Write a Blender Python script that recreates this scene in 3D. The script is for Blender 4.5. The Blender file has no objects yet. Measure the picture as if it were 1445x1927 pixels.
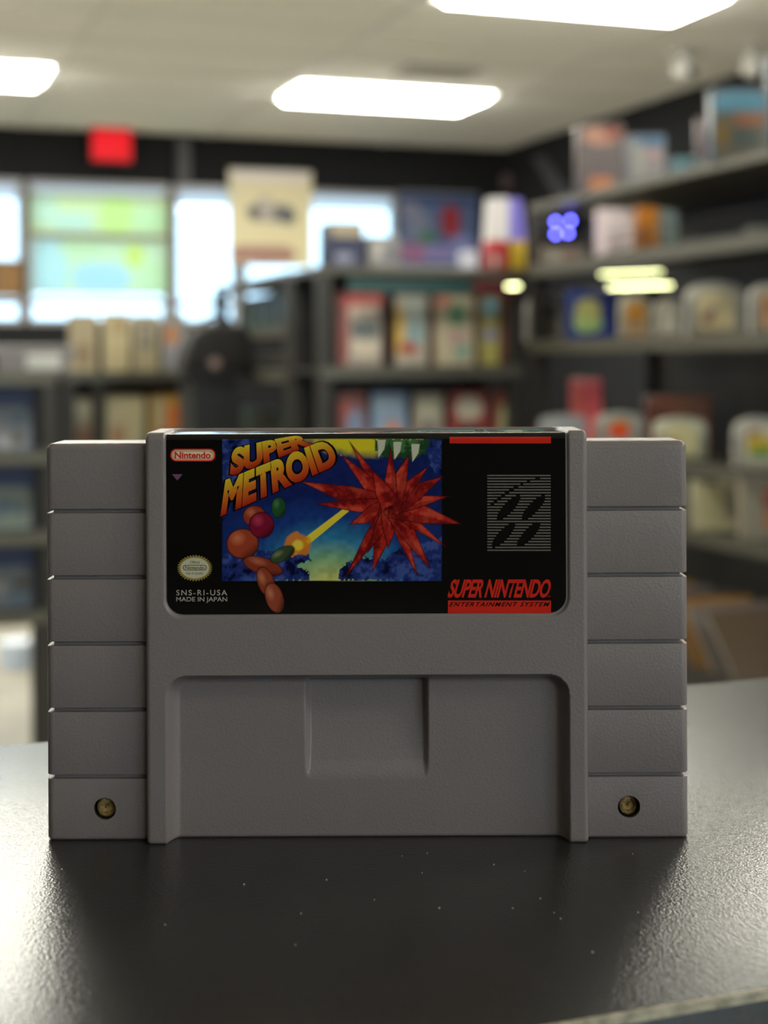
import bpy, bmesh, math, random
import numpy as np
from mathutils import Vector, Matrix
random.seed(7)
S = bpy.context.scene
COL = S.collection
PI = math.pi

# ------------------------------------------------------------------ camera / world / light / exposure
FPX = 2785.0          # focal length in pixels of the 1445x1927 frame
HX, HY = 722.5, 680.0 # principal column, horizon row
CTOP = 1.05           # counter top height
ZC = CTOP + 0.1020    # camera height
ROLL = 0.0045
cam_d = bpy.data.cameras.new('camera'); cam = bpy.data.objects.new('camera', cam_d); COL.objects.link(cam)
cam_d.sensor_width = 36; cam_d.lens = FPX / 1927 * 36
cam_d.shift_y = -(963.5 - HY) / 1927
cam_d.clip_start = 0.01; cam_d.clip_end = 200
cam_d.dof.use_dof = True; cam_d.dof.focus_distance = 0.306; cam_d.dof.aperture_fstop = 14.2
cam.matrix_world = Matrix.Translation((0, 0, ZC)) @ Matrix.Rotation(PI/2, 4, 'X') @ Matrix.Rotation(-ROLL, 4, 'Z')
S.camera = cam

SKY = 2.6
w = bpy.data.worlds.new('sky'); S.world = w; w.use_nodes = True
wn = w.node_tree.nodes; wl = w.node_tree.links
bg = wn['Background']; bg.inputs[1].default_value = SKY
bg.inputs[0].default_value = (0.56, 0.80, 1.0, 1)

S.view_settings.view_transform = 'Standard'; S.view_settings.look = 'None'
S.view_settings.gamma = 1; S.view_settings.use_curve_mapping = False
S.view_settings.exposure = 0.45
LAMP = 22.0            # troffer diffuser radiance
LAMP_COL = (1.0, 0.98, 0.86)

# ------------------------------------------------------------------ frames and helpers
TH = math.radians(19.5)
c_, s_ = math.cos(TH), math.sin(TH)
CEIL = 2.65
def W(a, b, z=0): return Vector((c_*a - s_*b, s_*a + c_*b, z))       # room axes -> world
def Xn(px): return (px - HX) / FPX
def on_b(px, b):
    Y = b / (c_ - s_*Xn(px)); return Y*(c_*Xn(px) + s_), Y           # a, depth
def on_a(px, a):
    Y = a / (c_*Xn(px) + s_); return Y*(c_ - s_*Xn(px)), Y           # b, depth
def z_at(py, Y): return ZC - (py - HY) * Y / FPX

def lin(c):
    return tuple(((v/255)/12.92 if v/255 <= .04045 else ((v/255+.055)/1.055)**2.4) for v in c)
MATS = {}
def mat(name, rgb=(128,128,128), rough=.5, metal=0., bump=0., bscale=200., spec=.5, coat=0., noise=0., emit=None, estr=0., attr=False):
    if name in MATS: return MATS[name]
    m = bpy.data.materials.new(name); m.use_nodes = True
    N, L = m.node_tree.nodes, m.node_tree.links
    p = N['Principled BSDF']
    col = lin(rgb)
    p.inputs['Base Color'].default_value = (*col, 1)
    p.inputs['Roughness'].default_value = rough
    p.inputs['Metallic'].default_value = metal
    p.inputs['Specular IOR Level'].default_value = spec
    p.inputs['Coat Weight'].default_value = coat
    p.inputs['Coat Roughness'].default_value = .06
    tc = N.new('ShaderNodeTexCoord')
    if attr:
        a = N.new('ShaderNodeAttribute'); a.attribute_name = 'Col'
        L.new(a.outputs['Color'], p.inputs['Base Color'])
    if noise:
        n = N.new('ShaderNodeTexNoise'); n.inputs['Scale'].default_value = bscale*.13; n.inputs['Detail'].default_value = 6
        L.new(tc.outputs['Object'], n.inputs['Vector'])
        r = N.new('ShaderNodeValToRGB')
        r.color_ramp.elements[0].color = (*[v*(1-noise) for v in col], 1); r.color_ramp.elements[1].color = (*[min(1, v*(1+noise)) for v in col], 1)
        r.color_ramp.elements[0].position = .3; r.color_ramp.elements[1].position = .7
        L.new(n.outputs['Fac'], r.inputs['Fac']); L.new(r.outputs['Color'], p.inputs['Base Color'])
    if bump:
        n = N.new('ShaderNodeTexNoise'); n.inputs['Scale'].default_value = bscale; n.inputs['Detail'].default_value = 3
        L.new(tc.outputs['Object'], n.inputs['Vector'])
        b = N.new('ShaderNodeBump'); b.inputs['Strength'].default_value = bump; b.inputs['Distance'].default_value = .0004 if bscale > 500 else .01
        L.new(n.outputs['Fac'], b.inputs['Height']); L.new(b.outputs['Normal'], p.inputs['Normal'])
    if emit:
        p.inputs['Emission Color'].default_value = (*emit, 1); p.inputs['Emission Strength'].default_value = estr
    MATS[name] = m; return m

def tag(o, label=None, cat=None, group=None, kind=None):
    if label: o['label'] = label
    if cat: o['category'] = cat
    if group: o['group'] = group
    if kind: o['kind'] = kind
    return o
def obj(name, bm, m, parent=None, smooth=None):
    me = bpy.data.meshes.new(name)
    if isinstance(bm, bmesh.types.BMesh):
        bmesh.ops.recalc_face_normals(bm, faces=bm.faces); bm.to_mesh(me); bm.free()
    else: me = bm
    if m is not None: me.materials.append(m)
    if smooth:
        me.polygons.foreach_set('use_smooth', [True]*len(me.polygons)); me.set_sharp_from_angle(angle=math.radians(smooth))
    o = bpy.data.objects.new(name, me); COL.objects.link(o)
    if parent is not None: o.parent = parent
    return o
def empty(name, loc=(0,0,0), rz=0.):
    o = bpy.data.objects.new(name, None); o.empty_display_size = .05
    COL.objects.link(o); o.location = loc; o.rotation_euler = (0,0,rz); return o
def box(bm, x0, x1, y0, y1, z0, z1):
    v = [bm.verts.new(p) for p in ((x0,y0,z0),(x1,y0,z0),(x1,y1,z0),(x0,y1,z0),(x0,y0,z1),(x1,y0,z1),(x1,y1,z1),(x0,y1,z1))]
    for f in ((0,1,2,3),(4,5,6,7),(0,1,5,4),(1,2,6,5),(2,3,7,6),(3,0,4,7)): bm.faces.new([v[i] for i in f])
    return v
def B(*boxes, bev=0, seg=2):
    bm = bmesh.new()
    for q in boxes: box(bm, *q)
    if bev: bmesh.ops.bevel(bm, geom=bm.edges[:], offset=bev, segments=seg, affect='EDGES', profile=.5)
    return bm
def rod(bm, p, q, r, n=8):
    p, q = Vector(p), Vector(q); d = (q-p)
    M = Matrix.Translation((p+q)/2) @ d.to_track_quat('Z','Y').to_matrix().to_4x4()
    bmesh.ops.create_cone(bm, cap_ends=True, segments=n, radius1=r, radius2=r, depth=d.length, matrix=M)
def lathe(prof, n=32, cap=True):
    bm = bmesh.new(); rings = []
    for r, z in prof: rings.append([bm.verts.new((r*math.cos(2*PI*i/n), r*math.sin(2*PI*i/n), z)) for i in range(n)])
    for A, Bq in zip(rings, rings[1:]):
        for i in range(n): bm.faces.new((A[i], A[(i+1)%n], Bq[(i+1)%n], Bq[i]))
    if cap: bm.faces.new(rings[0]); bm.faces.new(rings[-1])
    return bm
def prism(pts, y0, y1, bev=0):
    bm = bmesh.new()
    A = [bm.verts.new((x, y0, z)) for x, z in pts]; Bq = [bm.verts.new((x, y1, z)) for x, z in pts]
    bm.faces.new(A); bm.faces.new(Bq); n = len(pts)
    for i in range(n): bm.faces.new((A[i], A[(i+1)%n], Bq[(i+1)%n], Bq[i]))
    if bev:
        e = [e for e in bm.edges if abs(e.verts[0].co.y-e.verts[1].co.y) < 1e-7]
        bmesh.ops.bevel(bm, geom=e, offset=bev, segments=2, affect='EDGES', profile=.5)
    return bm
def grid_mesh(name, P, cols=None):
    """P: (n,m,3) vertex grid -> quad mesh, optional per-vertex colour (n,m,3) linear"""
    n, m = P.shape[:2]
    idx = np.arange(n*m).reshape(n, m)
    q = np.stack([idx[:-1,:-1], idx[:-1,1:], idx[1:,1:], idx[1:,:-1]], -1).reshape(-1)
    me = bpy.data.meshes.new(name)
    me.vertices.add(n*m); me.vertices.foreach_set('co', P.reshape(-1).astype(np.float32))
    nf = len(q)//4
    me.loops.add(len(q)); me.loops.foreach_set('vertex_index', q.astype(np.int32))
    me.polygons.add(nf); me.polygons.foreach_set('loop_start', np.arange(0, len(q), 4, dtype=np.int32))
    me.polygons.foreach_set('loop_total', np.full(nf, 4, dtype=np.int32))
    me.update(calc_edges=True); me.validate()
    if cols is not None:
        a = me.color_attributes.new('Col', 'FLOAT_COLOR', 'POINT')
        a.data.foreach_set('color', np.concatenate([cols.reshape(-1,3), np.ones((n*m,1))], 1).reshape(-1).astype(np.float32))
    return me

M_print = mat('printed_paper', rough=.42, attr=True)
M_gloss = mat('glossy_print', rough=.07, attr=True, spec=.4)

# ------------------------------------------------------------------ room shell
BW, RW, LW, NW = 9.66, 4.34, -3.2, -5.8        # back, right, left, near planes (room axes)
M_wall = mat('black_wall_paint', (6,6,11), .9, bump=.2, bscale=60)
M_ceil = mat('ceiling_tile', (238,236,230), .9, bump=.25, bscale=180, noise=.04)
M_tbar = mat('ceiling_grid_paint', (222,220,214), .5)
M_floor = mat('grey_vinyl_floor', (158,152,138), .38, noise=.12, bscale=40)
M_frame = mat('window_frame_metal', (150,148,150), .45, metal=.3)
def room(o): o.rotation_euler = (0,0,TH); return o
def struct(name, bm, m, parent=None):
    o = obj(name, bm, m, parent); 
    if parent is None: o['kind'] = 'structure'; room(o)
    return o
struct('floor', B((LW-.1,RW+.1,NW-.1,BW+.1,-.1,0)), M_floor)
# windows in the back wall
def aW(px): return on_b(px, BW)[0]
wins = [(-330,-165),(-150,46),(52,322),(328,452),(458,750)]
z0w, z1w = 1.40, 2.33
bm = bmesh.new()
box(bm, LW, RW+.1, BW, BW+.15, z1w, CEIL+.05); box(bm, LW, RW+.1, BW, BW+.15, 0, z0w)
edges = [LW] + [e for p in wins for e in (aW(p[0]), aW(p[1]))] + [RW+.1]
for i in range(0, len(edges), 2): box(bm, edges[i], edges[i+1], BW, BW+.15, z0w, z1w)
wb = struct('wall_back', bm, M_wall)
struct('wall_right', B((RW,RW+.15,NW-.1,BW,0,CEIL+.05)), M_wall)
M_wall2 = mat('dark_wall_paint', (60,58,60), .8, bump=.2, bscale=60)
struct('wall_left', B((LW-.15,LW,NW-.1,BW+.15,0,CEIL+.05)), M_wall2)
NA0, NA1 = 0.6, 4.15
struct('wall_near', B((LW,NA0,NW-.15,NW,0,CEIL+.05),(NA1,RW,NW-.15,NW,0,CEIL+.05),(NA0,NA1,NW-.15,NW,0,.3),(NA0,NA1,NW-.15,NW,2.52,CEIL+.05)), M_wall2)
struct('pavement', B((LW-6,RW+6,BW+.16,BW+14,-.15,-.02)), mat('concrete_pavement', (150,150,145), .9, noise=.1, bscale=30))
glass = bpy.data.materials.new('window_glass'); glass.use_nodes = True
N, L = glass.node_tree.nodes, glass.node_tree.links
N.remove(N['Principled BSDF'])
tr = N.new('ShaderNodeBsdfTransparent'); tr.inputs[0].default_value = (.93,.97,.98,1)
gl = N.new('ShaderNodeBsdfGlossy'); gl.inputs['Roughness'].default_value = .02
mx = N.new('ShaderNodeMixShader'); fr = N.new('ShaderNodeFresnel'); fr.inputs[0].default_value = 1.45
L.new(fr.outputs[0], mx.inputs[0]); L.new(tr.outputs[0], mx.inputs[1]); L.new(gl.outputs[0], mx.inputs[2]); L.new(mx.outputs[0], N['Material Output'].inputs[0])
def translucent(name, rgb, t=.8, attr=False):
    m = bpy.data.materials.new(name); m.use_nodes = True
    N, L = m.node_tree.nodes, m.node_tree.links; p = N['Principled BSDF']; p.inputs['Roughness'].default_value = .6
    d = N.new('ShaderNodeBsdfTranslucent'); mx = N.new('ShaderNodeMixShader'); mx.inputs[0].default_value = t
    if attr:
        a = N.new('ShaderNodeAttribute'); a.attribute_name = 'Col'; L.new(a.outputs['Color'], p.inputs['Base Color']); L.new(a.outputs['Color'], d.inputs[0])
    else:
        p.inputs['Base Color'].default_value = (*lin(rgb),1); d.inputs[0].default_value = (*lin(rgb),1)
    L.new(p.outputs[0], mx.inputs[1]); L.new(d.outputs[0], mx.inputs[2]); L.new(mx.outputs[0], N['Material Output'].inputs[0])
    return m
M_shade = translucent('white_roller_fabric', (250,246,246), .96)
for i, (p0, p1) in enumerate(wins):
    a0, a1 = aW(p0), aW(p1); t = .035
    zr = 1.545
    f = struct('window_%d' % (i+1), B((a0,a1,BW+.02,BW+.1,z0w,z0w+t),(a0,a1,BW+.02,BW+.1,z1w-t,z1w),(a0,a0+t,BW+.02,BW+.1,z0w+t,z1w-t),(a1-t,a1,BW+.02,BW+.1,z0w+t,z1w-t),(a0+t,a1-t,BW+.03,BW+.09,zr-.02,zr+.02)), M_frame)
    if i == 2: struct('mullion', B((a0+t,a1-t,BW+.03,BW+.09,1.955,1.99)), M_frame, f)
    struct('glass_pane', B((a0+t,a1-t,BW+.055,BW+.063,z0w+t,z1w-t)), glass, f)
    struct('roller_shade', B((a0+t,a1-t,BW+.035,BW+.04,z1w-t-.1,z1w-t)), M_shade, f)
f = struct('window_6', B((NA0,NA1,NW-.1,NW-.02,.3,.34),(NA0,NA1,NW-.1,NW-.02,2.48,2.52),(NA0,NA0+.05,NW-.1,NW-.02,.34,2.48),(NA1-.05,NA1,NW-.1,NW-.02,.34,2.48),(2.35,2.39,NW-.1,NW-.02,.34,2.48)), M_frame)  # unseen window, added to light the cartridge front from the right
struct('glass_pane', B((NA0+.05,2.35,NW-.065,NW-.055,.34,2.48)), glass, f); struct('glass_pane', B((2.39,NA1-.05,NW-.065,NW-.055,.34,2.48)), glass, f)
# ceiling: slab, grid of T bars, 1.22 x 0.61 tiles and the lamps in it
GA, GB = 1.22, 0.61
A0, B0 = 2.80, 7.86             # centre of the lamp over the window side
na = range(-4, 3); 
lamp_cells = set()
ceil = struct('ceiling', B((LW,RW,NW,BW,CEIL+.04,CEIL+.14)), M_ceil)
tile_me = None
rows = list(range(-19, 3))
def cell(i, j): return A0 + i*GA, B0 + j*GB
lamps = [(i, j) for i in (0, -2, -4) for j in (0, -4, -8, -12, -16, -20) if not (i == -4 and j <= -8) and not (i == -2 and -16 <= j <= -12)]  # last row, behind the camera, is added to light the cartridge front
tb = bmesh.new()
for i in range(-5, 3):
    a = A0 + (i+.5)*GA
    if LW < a < RW: box(tb, a-.014, a+.014, NW, BW, CEIL-.004, CEIL+.003)
for j in range(-26, 4):
    b = B0 + (j+.5)*GB
    if NW < b < BW: box(tb, LW, RW, b-.012, b+.012, CEIL-.003, CEIL+.002)
struct('grid_bars', tb, M_tbar, ceil)
meshes = {}
for i in range(-5, 3):
    for j in range(-26, 4):
        if (i, j) in lamps: continue
        a, b = cell(i, j)
        x0, x1 = max(a-GA/2+.012, LW), min(a+GA/2-.012, RW); y0, y1 = max(b-GB/2+.01, NW), min(b+GB/2-.01, BW)
        if x1-x0 < .05 or y1-y0 < .05: continue
        key = (round(x1-x0,3), round(y1-y0,3))
        if key not in meshes:
            w2, h2 = (x1-x0)/2, (y1-y0)/2
            o = struct('ceiling_tile', B((-w2,w2,-h2,h2,0,.015)), M_ceil, ceil); meshes[key] = o.data
        else:
            o = bpy.data.objects.new('ceiling_tile', meshes[key]); COL.objects.link(o); o.parent = ceil
        o.location = ((x0+x1)/2, (y0+y1)/2, CEIL+.004)
M_diff = mat('lamp_diffuser', (250,248,230), .5, emit=LAMP_COL, estr=LAMP)
M_lf = mat('lamp_frame_paint', (228,226,220), .4)
names = {0:'right column of ceiling lamps',-2:'middle column of ceiling lamps',-4:'left column of ceiling lamps'}
LL = {(0,0):'glowing rectangular ceiling lamp above the tan poster and window side, whole in view',
      (0,-4):'large glowing ceiling lamp cut off by the top of the picture',
      (-2,0):'glowing ceiling lamp cut off at the left side near the exit sign'}
far = ['over the window wall','second row from the windows','third row from the windows','fourth row from the windows','fifth row from the windows','added fill row behind the camera']
for (i, j) in lamps:
    a, b = cell(i, j)
    if (i, j) == (-2, 0): pass
    t = empty('ceiling_lamp', W(a, b, CEIL), TH)
    tag(t, LL.get((i, j), 'rectangular ceiling lamp out of view, %s, %s' % (names[i].replace('ceiling lamps','lamps'), far[-j//4])), 'ceiling lamp', 'recessed ceiling lamps')
    w2, h2 = GA/2-.014, GB/2-.012
    obj('lamp_frame', B((-w2,w2,-h2,-h2+.03,-.006,.03),(-w2,w2,h2-.03,h2,-.006,.03),(-w2,-w2+.03,-h2+.03,h2-.03,-.006,.03),(w2-.03,w2,-h2+.03,h2-.03,-.006,.03)), M_lf, t)
    db = bmesh.new(); vv = box(db, -w2+.03,w2-.03,-h2+.03,h2-.03,-.035,.02)
    for q in vv[:4]: q.co.x *= .93; q.co.y *= .86
    obj('diffuser', db, M_diff, t)
aT = aW(345)
struct('trim_1', B((aT-.045,aT+.045,BW-.05,BW,z1w+.0,CEIL)), mat('grey_column_paint', (70,68,72), .6))
struct('baseboard_back', B((LW,RW,BW-.015,BW,0,.1)), mat('dark_baseboard', (40,38,38), .6))
struct('baseboard_right', B((RW-.015,RW,NW,BW-.015,0,.1)), MATS['dark_baseboard'])

# ------------------------------------------------------------------ printed covers, cases, boxes, cartridges of the shelves
def cover_cols(U, V, bgc, shapes):
    C = np.empty(U.shape + (3,)); C[:] = lin(bgc)
    for (cx, cy, rx, ry, col) in shapes:
        m = ((np.abs((U-cx)/rx))**3 + (np.abs((V-cy)/ry))**3) < 1
        C[m] = lin(col)
    return C
def cover(w, h, y, bgc, shapes, parent, name='cover_print', m=None, nx=22, nz=30, arch=0.):
    U, V = np.meshgrid(np.linspace(0,1,nx), np.linspace(0,1,nz))
    top = h - arch*(1-np.sqrt(np.clip(1-(2*U-1)**2*.85, 0, 1)))*h
    P = np.stack([(U-.5)*w, np.full_like(U, y), V*top], -1)
    return obj(name, grid_mesh(name, P, cover_cols(U, V, bgc, shapes)), m or M_print, parent)
def rnd_shapes(accents, n=5):
    return [(random.uniform(.15,.85), random.uniform(.15,.85), random.uniform(.12,.3), random.uniform(.08,.22), random.choice(accents)) for _ in range(n)]
def body_mat(rgb): return mat('plastic_%d_%d_%d' % rgb, rgb, .4)
def place_px(x0, x1, ytop, z, a=None, b=None):
    xc = (x0+x1)/2
    if a is not None: bb, Y = on_a(xc, a); aa = a
    else: aa, Y = on_b(xc, b); bb = b
    return aa, bb, Y, (x1-x0)*Y/FPX, z_at(ytop, Y) - z
def case(x0, x1, ytop, z, label, group, body, bgc, acc, a=None, b=None, yaw=None, d=.018, name='game_case', cat='game case', shapes=None, part='case_body'):
    aa, bb, Y, w, h = place_px(x0, x1, ytop, z, a, b)
    t = empty(name, W(aa, bb, z), TH if yaw is None else yaw); tag(t, label, cat, group)
    w *= .97
    obj(part, B((-w/2,w/2,-d/2,d/2,0,h), bev=min(.003,d*.2)), body_mat(body), t, smooth=40)
    o = cover(w*.92, h*.94, -d/2-.0006, bgc, shapes if shapes is not None else rnd_shapes(acc), t); o.location.z = h*.03
    return t
def arch_pts(w, h, k=.28, n=14):
    p = [(-w/2,0),(w/2,0)]
    for i in range(n+1):
        f = PI*i/n; x = math.cos(f)*w/2; p.append((x, h*(1-k) + h*k*math.sin(f)**.8))
    return p
def arch_cart(x0, x1, ytop, z, label, group, body, bgc, acc, a=None, b=None, yaw=0., d=.02, shapes=None):
    aa, bb, Y, w, h = place_px(x0, x1, ytop, z, a, b); w *= .97
    t = empty('game_cartridge', W(aa, bb, z), yaw); tag(t, label, 'game cartridge', group)
    obj('shell', prism(arch_pts(w, h), -d/2, d/2, bev=.002), body_mat(body), t, smooth=40)
    o = cover(w*.62, h*.72, -d/2-.0006, bgc, shapes if shapes is not None else rnd_shapes(acc, 4), t, name='front_sticker', arch=.12); o.location.z = h*.12
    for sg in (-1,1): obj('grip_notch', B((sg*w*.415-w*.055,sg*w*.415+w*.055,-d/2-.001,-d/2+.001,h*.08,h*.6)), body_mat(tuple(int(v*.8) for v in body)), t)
    return t

M_rack = mat('dark_rack_metal', (46,44,40), .5, metal=.2)
M_rack2 = mat('dark_brown_rack', (40,38,34), .55)
M_wire = mat('rack_wire', (70,68,62), .45, metal=.4)
M_lip = mat('shelf_lip', (84,82,72), .4, metal=.2)
M_teal = mat('dark_teal_strip', (24,58,56), .4)

def rack(label, a0, a1, b0, b1, top, levels, posts, face='b', lip=.02, back=True, wire=(), zb=0, deck=()):
    """shelving unit: a0..a1 x b0..b1 (b0 near).  face 'b' opens towards -b, face 'a' opens towards -a"""
    t = empty('shelf_rack', W((a0+a1)/2, (b0+b1)/2, 0), TH); tag(t, label, 'shelf rack')
    w2, d2 = (a1-a0)/2, (b1-b0)/2
    if top: obj('top_board', B((-w2,w2,-d2,d2,top-.022,top), bev=.003), M_lip, t)
    hi = top-.022 if top else max(levels)+.0
    for (pa, pb) in posts:
        x = pa-(a0+a1)/2; y = pb-(b0+b1)/2
        obj('post', B((x-.02,x+.02,y-.02,y+.02,0,hi), bev=.003), M_rack, t)
    for z in levels:
        if z in deck:
            bm = bmesh.new()
            for k in range(int(2*d2/.024)): y = -d2+.012+k*.024; rod(bm, (-w2+.005,y,z-.002),(w2-.005,y,z-.002), .002, 5)
            for x in (-w2*.6,0,w2*.6,w2-.01): rod(bm, (x,-d2+.005,z-.007),(x,d2-.005,z-.007), .003, 6)
            s = obj('wire_deck', bm, M_wire, t); s['kind'] = 'stuff'
        else: s = obj('shelf', B((-w2+.005,w2-.005,-d2+.005,d2-.005,z-.016,z)), M_rack, t)
        if face == 'b': obj('shelf_lip', B((-w2+.005,w2-.005,-d2-.006,-d2+.005,z-.03,z+.004)), M_lip, s)
        else: obj('shelf_lip', B((-w2-.006,-w2+.005,-d2+.005,d2-.005,z-.03,z+.004)), M_lip, s)
    if back:
        if face == 'b': obj('back_panel', B((-w2,w2,d2-.012,d2-.002,zb,hi-.001)), M_rack2, t)
        else: obj('back_panel', B((w2-.012,w2-.002,-d2,d2,0,hi-.001)), M_rack2, t)
    for z in wire:                                  # low wire fence along the open edge of a shelf
        bm = bmesh.new(); h = .05
        if face == 'b':
            for k in range(3): rod(bm, (-w2,-d2,z+h*k/2+.006), (w2,-d2,z+h*k/2+.006), .0018, 5)
            n = int(2*w2/.03)
            for k in range(n+1): rod(bm, (-w2+2*w2*k/n,-d2,z), (-w2+2*w2*k/n,-d2,z+h), .0014, 4)
        else:
            for k in range(3): rod(bm, (-w2,-d2,z+h*k/2+.006), (-w2,d2,z+h*k/2+.006), .0018, 5)
            n = int(2*d2/.03)
            for k in range(n+1): rod(bm, (-w2,-d2+2*d2*k/n,z), (-w2,-d2+2*d2*k/n,z+h), .0014, 4)
        o = obj('wire_fence', bm, M_wire, t); o['kind'] = 'stuff'
    return t

# --- middle rack (faces the camera)
Xq = Xn(600); MB = 4.0*(c_ - s_*Xq); MA0 = 4.0*(c_*Xq + s_)
MA1 = on_b(985, MB)[0]
mtop = z_at(500, 4.02); m1 = z_at(692, 4.08); m2 = z_at(880, 4.08)
mid_rack = rack('dark metal shelf rack in the middle with rows of game cases and a teal strip', MA0, MA1, MB, MB+.30, mtop, [m1, m2, m2-.27, m2-.54], [(MA0+.02,MB+.02),(MA1-.02,MB+.02),(MA0+.02,MB+.28),(MA1-.02,MB+.28)])
hs = empty('header_strip', W((MA0+MA1)/2+.03, MB-.008, mtop-.075), TH); tag(hs, 'dark teal header strip with a dark red end under the top board', 'sign')
hw = (MA1-MA0-.1)/2
obj('teal_section', B((-hw,hw*.45,-.004,.004,0,.042)), M_teal, hs)
obj('red_section', B((hw*.45,hw,-.004,.004,0,.042)), mat('dark_red_strip', (84,28,26), .5), hs)
bb = MB+.05
G = 'game cases on the upper shelf of the middle rack'
R_, Wt, Cr, Gn, Yl, Bl, Dk, Or, Te = (176,60,56), (196,190,180), (186,174,146), (96,140,106), (196,160,76), (120,150,180), (60,60,62), (196,120,60), (90,140,140)
case(630,724,548,m1,'red topped game case beside the left post, upper shelf of the middle rack',G,(96,40,38),(150,140,130),[],b=bb,
     shapes=[(.5,.92,.6,.1,(190,84,78)),(.1,.5,.1,.6,(140,66,62)),(.6,.5,.35,.13,(92,98,96)),(.6,.25,.35,.12,(186,174,156)),(.55,.75,.35,.1,(196,176,160))])
case(736,808,552,m1,'game case with yellow left edge and pale teal picture, second on upper middle shelf',G,(90,60,50),(170,160,144),[],b=bb,
     shapes=[(.15,.5,.16,.35,Yl),(.6,.75,.3,.2,(170,180,170)),(.6,.45,.3,.15,(130,156,160)),(.4,.25,.3,.08,(160,70,60))])
case(811,896,552,m1,'cream game case with a green round picture at its top, upper middle shelf',G,(120,80,66),Cr,[],b=bb,
     shapes=[(.55,.72,.25,.15,Gn),(.55,.4,.3,.1,(176,150,140)),(.2,.9,.2,.08,(190,120,100)),(.7,.2,.2,.1,(130,160,140))])
case(899,941,556,m1,'narrow game case with a sky blue top over yellow, upper middle shelf',G,(110,90,60),(170,160,90),[],b=bb,
     shapes=[(.5,.85,.4,.13,(130,176,196)),(.5,.45,.4,.1,(130,130,160))])
case(943,972,556,m1,'narrow reddish game case touching the right post, upper middle shelf',G,(110,50,50),(160,90,80),[],b=bb,
     shapes=[(.5,.4,.4,.3,(130,120,140))])
G = 'game cases on the lower shelf of the middle rack'
case(632,690,736,m2,'red game case with small blue patch, first beside left post on lower middle shelf',G,(90,40,40),(140,80,70),[],b=bb,shapes=[(.6,.5,.3,.3,(110,130,160)),(.3,.8,.2,.1,(180,90,80))])
case(692,768,736,m2,'light blue game case with an orange spot, lower middle shelf',G,(60,80,110),(130,150,176),[],b=bb,shapes=[(.6,.45,.2,.15,Or),(.4,.85,.5,.1,(150,170,190))])
case(771,836,738,m2,'greyish cream game case between light blue and red ones, lower middle shelf',G,(90,80,70),(160,150,134),[],b=bb,shapes=[(.5,.8,.4,.12,(190,186,160)),(.5,.4,.3,.2,(120,110,110))])
case(839,921,736,m2,'red game case with broad white band and dark picture, lower middle shelf',G,(120,44,40),(150,66,58),[],b=bb,shapes=[(.5,.78,.36,.16,(200,190,170)),(.5,.4,.36,.14,Dk)])
case(924,972,736,m2,'red edged game case with yellowish picture next to the right post, lower middle shelf',G,(120,44,40),(160,80,60),[],b=bb,shapes=[(.45,.5,.3,.35,(160,160,120))])
# --- on top of the middle rack
G = 'things on top of the middle rack'
bt = MB+.1
case(608,678,420,mtop,'dark blue box with a tan top, leftmost on top of the middle rack',G,(40,44,66),(36,40,70),[],b=bt,d=.1,name='product_box',cat='box',part='carton',shapes=[(.5,.85,.6,.18,(150,136,112)),(.4,.2,.3,.1,(130,130,150))])
case(682,748,446,mtop,'grey box next to the dark blue box on top of the middle rack',G,(110,108,106),(120,118,118),[],b=bt,d=.08,name='product_box',cat='box',part='carton',shapes=[(.3,.6,.2,.3,(160,156,150)),(.7,.4,.2,.2,(90,90,100))])
case(866,897,474,mtop,'tiny white box in front of the large blue poster',G,(170,170,180),(190,190,205),[],b=bt,d=.04,name='product_box',cat='box',part='carton',shapes=[])
case(912,950,455,mtop,'small red box on the right end of the middle rack top',G,(160,40,44),(176,50,56),[],b=bt,d=.06,name='product_box',cat='box',part='carton',shapes=[(.3,.3,.2,.2,(190,190,180))])
case(952,985,455,mtop,'small yellow box on the right end of the middle rack top',G,(160,130,30),(190,160,50),[],b=bt,d=.06,name='product_box',cat='box',part='carton',shapes=[])
aa, bb2, Y, wv, hv = place_px(914,986,376,z_at(455,4.3),b=bt)
zt = z_at(455, on_b(948,bt)[1])
t = empty('tapered_box', W(aa, bb2, zt+.001), TH); tag(t, 'tapered white box with a violet right side, stacked on the small red and yellow boxes', 'box')
def taper(x0,x1,k0,k1,y0,y1,h):
    bm = bmesh.new(); v = box(bm, x0,x1,y0,y1,0,h)
    for q in v[4:]: q.co.x = k0 if abs(q.co.x-x0) < 1e-6 else k1
    return bm
obj('white_side', taper(-wv/2,.0,-wv*.42,.0,-.03,.03,hv), mat('matte_white_card', (200,196,196), .6), t)
obj('violet_side', taper(.0,wv/2,.0,wv*.36,-.03,.03,hv), mat('violet_card', (112,104,190), .5), t)

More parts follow.
